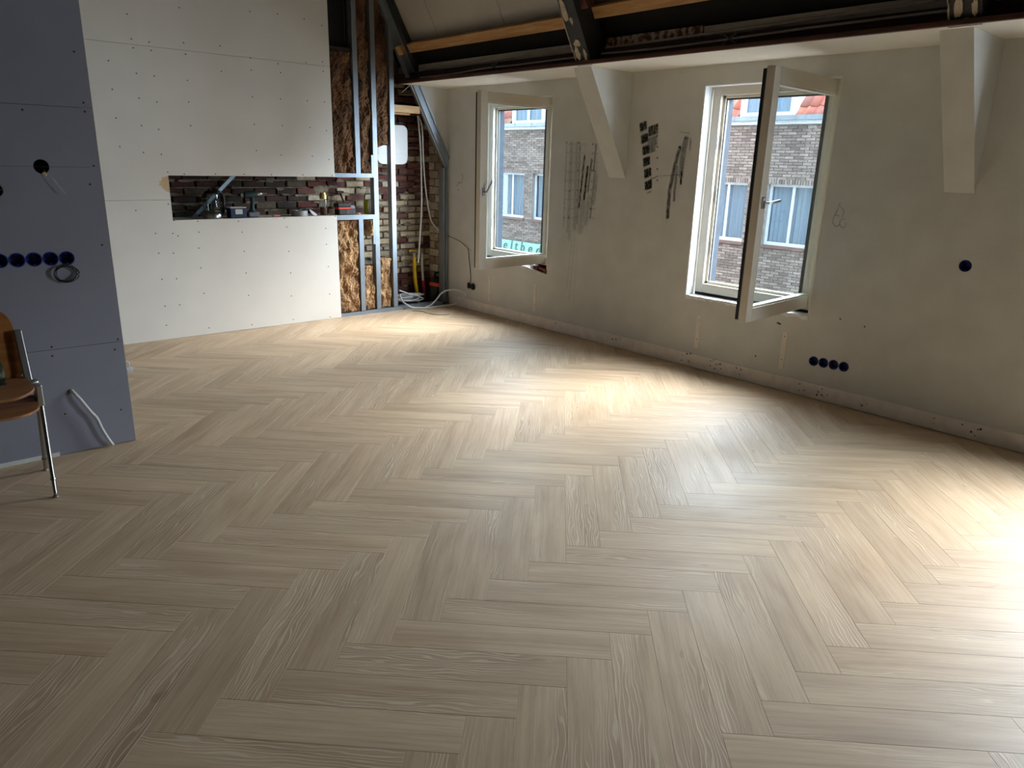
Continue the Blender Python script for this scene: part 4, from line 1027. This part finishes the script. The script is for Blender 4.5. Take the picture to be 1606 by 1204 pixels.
# canister with red rim leaning in the corner
vc = thing('black_canister', 'black bucket vacuum with orange-red rim leaning in the dark corner', 'vacuum', (4.86, 6.86, 0))
lean = Matrix.Rotation(R(14), 3, 'Y')
def LN(v): return lean @ (v-Vector((4.85, 6.855, 0)))+Vector((4.85, 6.855, .02))
mk('tub', MB().lathe([(.062, .0), (.068, .02), (.072, .17)], (4.85, 6.855, 0), n=20).xf(LN), 'black', vc, smooth=True)
mk('rim', MB().lathe([(.074, .1705), (.078, .18), (.078, .205), (.070, .21)], (4.85, 6.855, 0), n=20).xf(LN), 'orange', vc, smooth=True)
mk('head', MB().lathe([(.068, .2105), (.060, .26), (.030, .285)], (4.85, 6.855, 0), n=20).xf(LN), 'black', vc, smooth=True)
mk('grip', MB().tube(spline([LN(Vector(p)) for p in ((4.81, 6.855, .28), (4.82, 6.855, .32), (4.86, 6.855, .325), (4.88, 6.855, .285))], 5), .008, 8), 'black', vc, smooth=True)
# heap of white cable at the foot of the stud wall
def cable(pxs, y, r, nm, label, m_='whitepl', cyc=False):
    pts = []
    for t in pxs:
        p = at(t[0], t[1], 0, t[2]) if len(t) > 2 and t[2] < 5 else at(t[0], t[1], 1, t[2] if len(t) > 2 else y); p.z = max(p.z, r+.001); pts.append(p)
    return tag(mk(nm, MB().tube(spline(pts, 7), r, 8), m_, smooth=True), label, 'cable', 'white cables in the corner bay')
cable([(627, 462, 6.80), (631, 472, 6.74), (639, 478, 6.665), (648, 482, 6.64), (668, 483, 6.60), (690, 482, 6.58), (710, 477, 4.84), (724, 470, 4.88), (730, 463, 4.90), (724, 457, 4.89), (710, 454, 4.86), (699, 456, 4.80), (691, 461, 4.75), (684, 470, 4.70), (676, 478, 4.64), (668, 481, 6.62)], 6.62, .009, 'looped_cable', 'thick white cable with a big loop lying before the corner post')
pts = []
for j in range(5*24):
    q, a = j//24, 2*math.pi*j/24; f = j/24
    pts.append((min(4.53+.03*math.sin(f*1.9)+(.155-.012*math.cos(f*2.3))*math.cos(a), 4.74), 6.86+.012*math.sin(f*3.1)+(.062+.008*math.sin(f*1.4))*math.sin(a), .047+.0165*f+.004*math.sin(a*2+f)))
tag(mk('coiled_cable', MB().tube(pts, .0075, 8), 'whitepl', smooth=True), 'white cable coiled on the floor behind the bottom track', 'cable', 'white cables in the corner bay')
cable([(626, 455, 6.78), (640, 460, 6.78), (655, 464, 6.78), (664, 468, 6.78)], 6.78, .007, 'short_cable', 'short straight white cable end leaving the third stud')
tag(mk('thin_wire', MB().tube(spline([at(646, 487, 2, .003), at(660, 488, 2, .003), at(676, 492, 2, .003), at(690, 493.5, 2, .003), at(705, 493, 2, .003)]), .0025, 6), 'darkcord', smooth=True), 'thin dark wire lying on the floor in front of the open bay', 'wire')
# ---- cables along the roof beam
def roofcable(pts, r, nm, label):
    return tag(mk(nm, MB().tube(spline(pts, 6), r, 8), 'greycable', smooth=True), label, 'cable')
roofcable([(4.525, 6.55, ZS+.125), (4.518, 6.2, ZS+.143), (4.514, 5.85, ZS+.140), (4.516, 5.5, ZS+.137), (4.515, 5.1, ZS+.152), (4.518, 4.7, ZS+.166), (4.52, 4.30, ZS+.178)], .010, 'beam_cable', 'grey cable along the whitewashed board left of the middle rafter')
roofcable([(4.520, 4.11, ZS+.122), (4.512, 3.8, ZS+.125), (4.510, 3.4, ZS+.130), (4.510, 3.0, ZS+.134), (4.512, 2.5, ZS+.144), (4.518, 2.0, ZS+.154), (4.520, 1.67, ZS+.164)], .010, 'beam_cable', 'thick grey cable along the boards right of the middle rafter')
roofcable([(4.464, 6.5, ZS+.055), (4.462, 6.0, ZS+.052), (4.463, 5.5, ZS+.070), (4.462, 5.0, ZS+.068), (4.463, 4.32, ZS+.075)], .0075, 'beam_cable', 'thin grey cable on the dark red beam left of the middle rafter')
roofcable([(4.464, 4.10, ZS+.078), (4.462, 3.6, ZS+.070), (4.463, 3.1, ZS+.074), (4.462, 2.5, ZS+.085), (4.463, 1.68, ZS+.09)], .0075, 'beam_cable', 'thin grey cable on the dark red beam right of the middle rafter')
roofcable([at(655, 128, 1, 6.58), at(647, 131, 1, 6.60), at(638, 138, 1, 6.62), at(630, 145, 1, 6.64)], .003, 'loose_wire', 'thin loose wire curling from the left soffit end')
for py, lb in ((5.35, 'left'), (2.98, 'right')):
    j = thing('beam_junction', 'small dark junction clamp on the red beam, %s of the middle rafter' % lb, 'clamp', (4.45, py, ZS+.05))
    mk('clamp_plate', MB().box(4.462, 4.474, py-.055, py+.055, ZS+.045, ZS+.105), 'darksteel', j, bevel=.003)
    for s in (-1, 1):
        mk('clamp_arm', MB().tube([(4.455, py-s*.05, ZS+.042), (4.452, py+s*.05, ZS+.110)], .005, 6), 'greypl', j)

# ================================================================== ACROSS THE STREET
structure(mk('ground', MB().box(5.4, 40, -12, 45, -4.7, -4.5), 'asphalt'), 'street below')
structure(mk('trim_1', MB().box(X0, XW+.235, Y0-.2, YBR+.2, -4.5, -.3), 'render'), 'storey below')
# unseen houses added on both sides to block sky light from the facade
for a, b, zt, nm_ in ((YBR+.25, 30, 13.0, 'wall_skyblock_left'), (-22, Y0-.25, 9.0, 'wall_skyblock_right')):
    h_ = structure(mk(nm_, MB().box(-4, XW+.235, a, b, -4.5, zt), 'render'), 'unseen added house blocking sky light')
    mk('roof', MB().prism([(XW+.6, a, zt), (.7, a, zt+2.0), (-4.2, a, zt)], (0, b-a, 0)), 'darksteel', h_)
hs = thing('brick_house', 'grey brick house with red tiled roof across the street, seen through the windows', 'building', (XF, 12, -4.5))
FW_ = [(17.10, 18.35), (15.45, 16.72), (9.50, 10.60), (7.84, 8.98), (12.2, 13.4), (5.6, 6.8)]
FZ0, FZ1 = -0.08, 1.25
fac = mk('facade_wall', MB().box(XF+.025, XF+.33, -2, 27, -4.5, 2.62), 'fmortar', hs)
carve(fac, [MB().box(XF-.2, XF+.22, a, b, FZ0, FZ1) for a, b in FW_])
mb = MB(); rb = random.Random(12)
for ya, yb_ in ((0.0, 24.2),):
    for r_ in range(int((2.5+1.9)/.0625)):
        z = -1.9+r_*.0625
        n = int((yb_-ya)/.22)
        for c in range(n):
            y0_ = ya+c*.22+(.11 if r_ % 2 else 0); y1_ = y0_+.208
            if z+.05 > FZ0 and z < FZ1+.10:
                sk = False
                for a, b in FW_:
                    if y1_ > a and y0_ < b:
                        if y0_ < a-.03: y1_ = a
                        elif y1_ > b+.03: y0_ = b
                        else: sk = True
                if sk and z < FZ1: continue
                if sk: continue
            x = XF+rb.uniform(0, .008)
            mb.add([(x, y0_, z), (x, y1_, z), (x, y1_, z+.050), (x, y0_, z+.050), (XF+.03, y0_, z), (XF+.03, y1_, z), (XF+.03, y1_, z+.05), (XF+.03, y0_, z+.05)],
                   [(0, 3, 2, 1), (0, 1, 5, 4), (1, 2, 6, 5), (2, 3, 7, 6), (3, 0, 4, 7)])
# soldier course over each window
for a, b in FW_:
    n = int((b-a+.2)/.0625)
    for c in range(n):
        y0_ = a-.1+c*.0625; x = XF+rb.uniform(0, .006)
        mb.add([(x, y0_, FZ1+.004), (x, y0_+.05, FZ1+.004), (x, y0_+.05, FZ1+.10), (x, y0_, FZ1+.10), (XF+.03, y0_, FZ1+.004), (XF+.03, y0_+.05, FZ1+.004), (XF+.03, y0_+.05, FZ1+.10), (XF+.03, y0_, FZ1+.10)],
               [(0, 3, 2, 1), (0, 1, 5, 4), (1, 2, 6, 5), (2, 3, 7, 6), (3, 0, 4, 7)])
stuff(mk('brickwork', mb, 'fbrick', hs))
def curtain(y0, y1, z0, z1, x, parent, amp=.02, per=.11):
    n = int((y1-y0)/.018); V, F = [], []
    for i in range(n+1):
        y = y0+(y1-y0)*i/n; xx = x+amp*math.sin(6.283*y/per+1.3*math.sin(y*7))
        V += [(xx, y, z0), (xx, y, z1), (xx+.004, y, z0), (xx+.004, y, z1)]
    for i in range(n):
        k = i*4; F += [(k, k+1, k+5, k+4), (k+2, k+6, k+7, k+3)]
    return mk('curtain', MB().add(V, F), 'curtain', parent, smooth=True)
for a, b in FW_:
    x = XF+.10; mid = (a+b)/2
    wn_ = MB().box(x, x+.06, a, a+.055, FZ0, FZ1).box(x, x+.06, b-.055, b, FZ0, FZ1).box(x, x+.06, a+.055, b-.055, FZ1-.055, FZ1).box(x, x+.06, a+.055, b-.055, FZ0, FZ0+.07).box(x, x+.06, mid-.03, mid+.03, FZ0+.07, FZ1-.055)
    w_ = mk('window', wn_, 'farwhite', hs)
    for p, q in ((a+.055, mid-.03), (mid+.03, b-.055)): mk('pane', MB().box(x+.025, x+.031, p, q, FZ0+.07, FZ1-.055), 'farglass', w_)
    curtain(a+.06, b-.06, FZ0+.07, FZ1-.055, x+.085, w_)
    mk('window_sill', MB().box(XF-.05, XF+.16, a-.04, b+.04, FZ0-.06, FZ0-.001), 'sill', hs)
# gutter and fascia
gm = [(-.13, .0), (-.13, .10), (-.115, .10), (-.115, .015), (.02, .015), (.02, 0)]
mk('gutter', MB().prism([(XF+x, -2, 2.58+z) for x, z in gm], (0, 29, 0)), 'zinc', hs)
mk('fascia', MB().box(XF-.06, XF+.03, -2, 27, 2.50, 2.578), 'farwhite', hs)
for y in np.arange(6.2, 19, .75): mk('gutter_bracket', MB().box(XF-.138, XF-.1305, y, y+.02, 2.585, 2.68), 'zinc', hs)
# roof plane and clay pan tiles
RA = R(50); RD = Vector((math.cos(RA), 0, math.sin(RA))); RN = Vector((-math.sin(RA), 0, math.cos(RA))); RO = Vector((XF-.02, 0, 2.62))
mk('roof_deck', MB().obox(RO+Vector((0, -2, 0))-RN*.06, RD*2.6, (0, 29, 0), RN*.03), 'sill', hs)
mk('rear_wall', MB().box(XF+1.2, XF+4, -2, 27, -4.5, 4.2), 'render', hs)
tw, tg = .236, .33
V, F = [], []
prof = [(-.118, .030), (-.095, .045), (-.07, .030), (-.045, .008), (0, 0), (.05, .004), (.09, .018), (.118, .030)]
for y, h in prof: V += [(0, y, h+.030), (.37, y, h+.004), (0, y, h+.012)]
for i in range(len(prof)-1):
    k = i*3; F += [(k, k+1, k+4, k+3), (k, k+3, k+5, k+2)]
tme = bpy.data.meshes.new('roof_tile'); tme.from_pydata(V, [], F); tme.update(); tme.materials.append(M['tilered'])
for p in tme.polygons: p.use_smooth = True
trot = Matrix((RD, Vector((0, 1, 0)), RN)).transposed()
DORM = [(16.32, 17.72), (8.57, 9.89)]
for ya, yb_ in ((4.3, 8.555), (9.90, 13.0), (13.0, 16.305), (17.74, 20.4)):
    for r_ in range(5):
        for c in range(int((yb_-ya)/tw)):
            o = link(bpy.data.objects.new('roof_tile', tme)); y = yb_-(c+.5)*tw
            o.matrix_world = Matrix.Translation(RO+RD*(r_*tg-.02)+Vector((0, y, 0))+RN*-.02) @ trot.to_4x4()
            o.parent = hs; o.matrix_parent_inverse = Matrix.Translation(-Vector(hs.location))
            o.color = lin(rb.choice(((150, 82, 68), (142, 76, 64), (158, 94, 76), (134, 82, 72), (128, 102, 88))))
for a, b in DORM:
    xd = XF+.02; z0, z1 = 2.66, 4.0
    dm = mk('dormer', MB().box(xd+.06, xd+1.6, a, b, z0-.1, z1), 'siding', hs)
    mid = (a+b)/2
    fr_ = MB().box(xd, xd+.06, a-.02, a+.13, z0, z1).box(xd, xd+.06, b-.13, b+.02, z0, z1).box(xd, xd+.06, a+.13, b-.13, z0, z0+.10).box(xd, xd+.06, mid-.04, mid+.04, z0+.1, z1).box(xd-.06, xd, a-.04, b+.04, z0-.06, z0+.01)
    mk('dormer_window', fr_, 'farwhite', dm)
    for p, q in ((a+.13, mid-.04), (mid+.04, b-.13)):
        mk('pane', MB().box(xd+.03, xd+.036, p, q, z0+.1, z1), 'farglass', dm)
        curtain(p+.01, p+(q-p)*.42, z0+.1, z1, xd+.048, dm, .006, .12); curtain(p+(q-p)*.58, q-.01, z0+.1, z1, xd+.048, dm, .006, .12)
    for k in range(9): mk('siding_board', MB().box(xd+.07+k*.13, xd+.195+k*.13, a-.012, a, z0-.1+k*.155, z1), 'siding', dm)
# shop sign with raised letters
sg = mk('sign', MB().box(XF-.10, XF-.02, 14.9, 18.9, -1.16, -.785), 'signboard', hs, label='pale green sign board')
for chx, px, py, sz in (('e', 791.6, 390, .42), ('l', 801, 391.3, .42), ('t', 808.5, 392, .42), ('b', 818.6, 394, .42), ('e', 830.5, 396.5, .42), ('d', 843, 399, .42)):
    cu = bpy.data.curves.new('letter', 'FONT'); cu.body = chx; cu.size = sz; cu.shear = .18; cu.extrude = .008; cu.align_x = 'CENTER'
    to = bpy.data.objects.new('letter', cu); col.objects.link(to); bpy.context.view_layer.update()
    me = bpy.data.meshes.new_from_object(to.evaluated_get(bpy.context.evaluated_depsgraph_get())); bpy.data.objects.remove(to)
    me.materials.clear(); me.materials.append(M['signtext']); me.name = 'letter'
    o = link(bpy.data.objects.new('letter', me), sg); p = at(px, py, 0, XF-.11)
    o.matrix_world = Matrix.Translation((XF-.108, p.y, max(p.z, -1.12))) @ Matrix(((0, 0, -1), (-1, 0, 0), (0, 1, 0))).to_4x4()
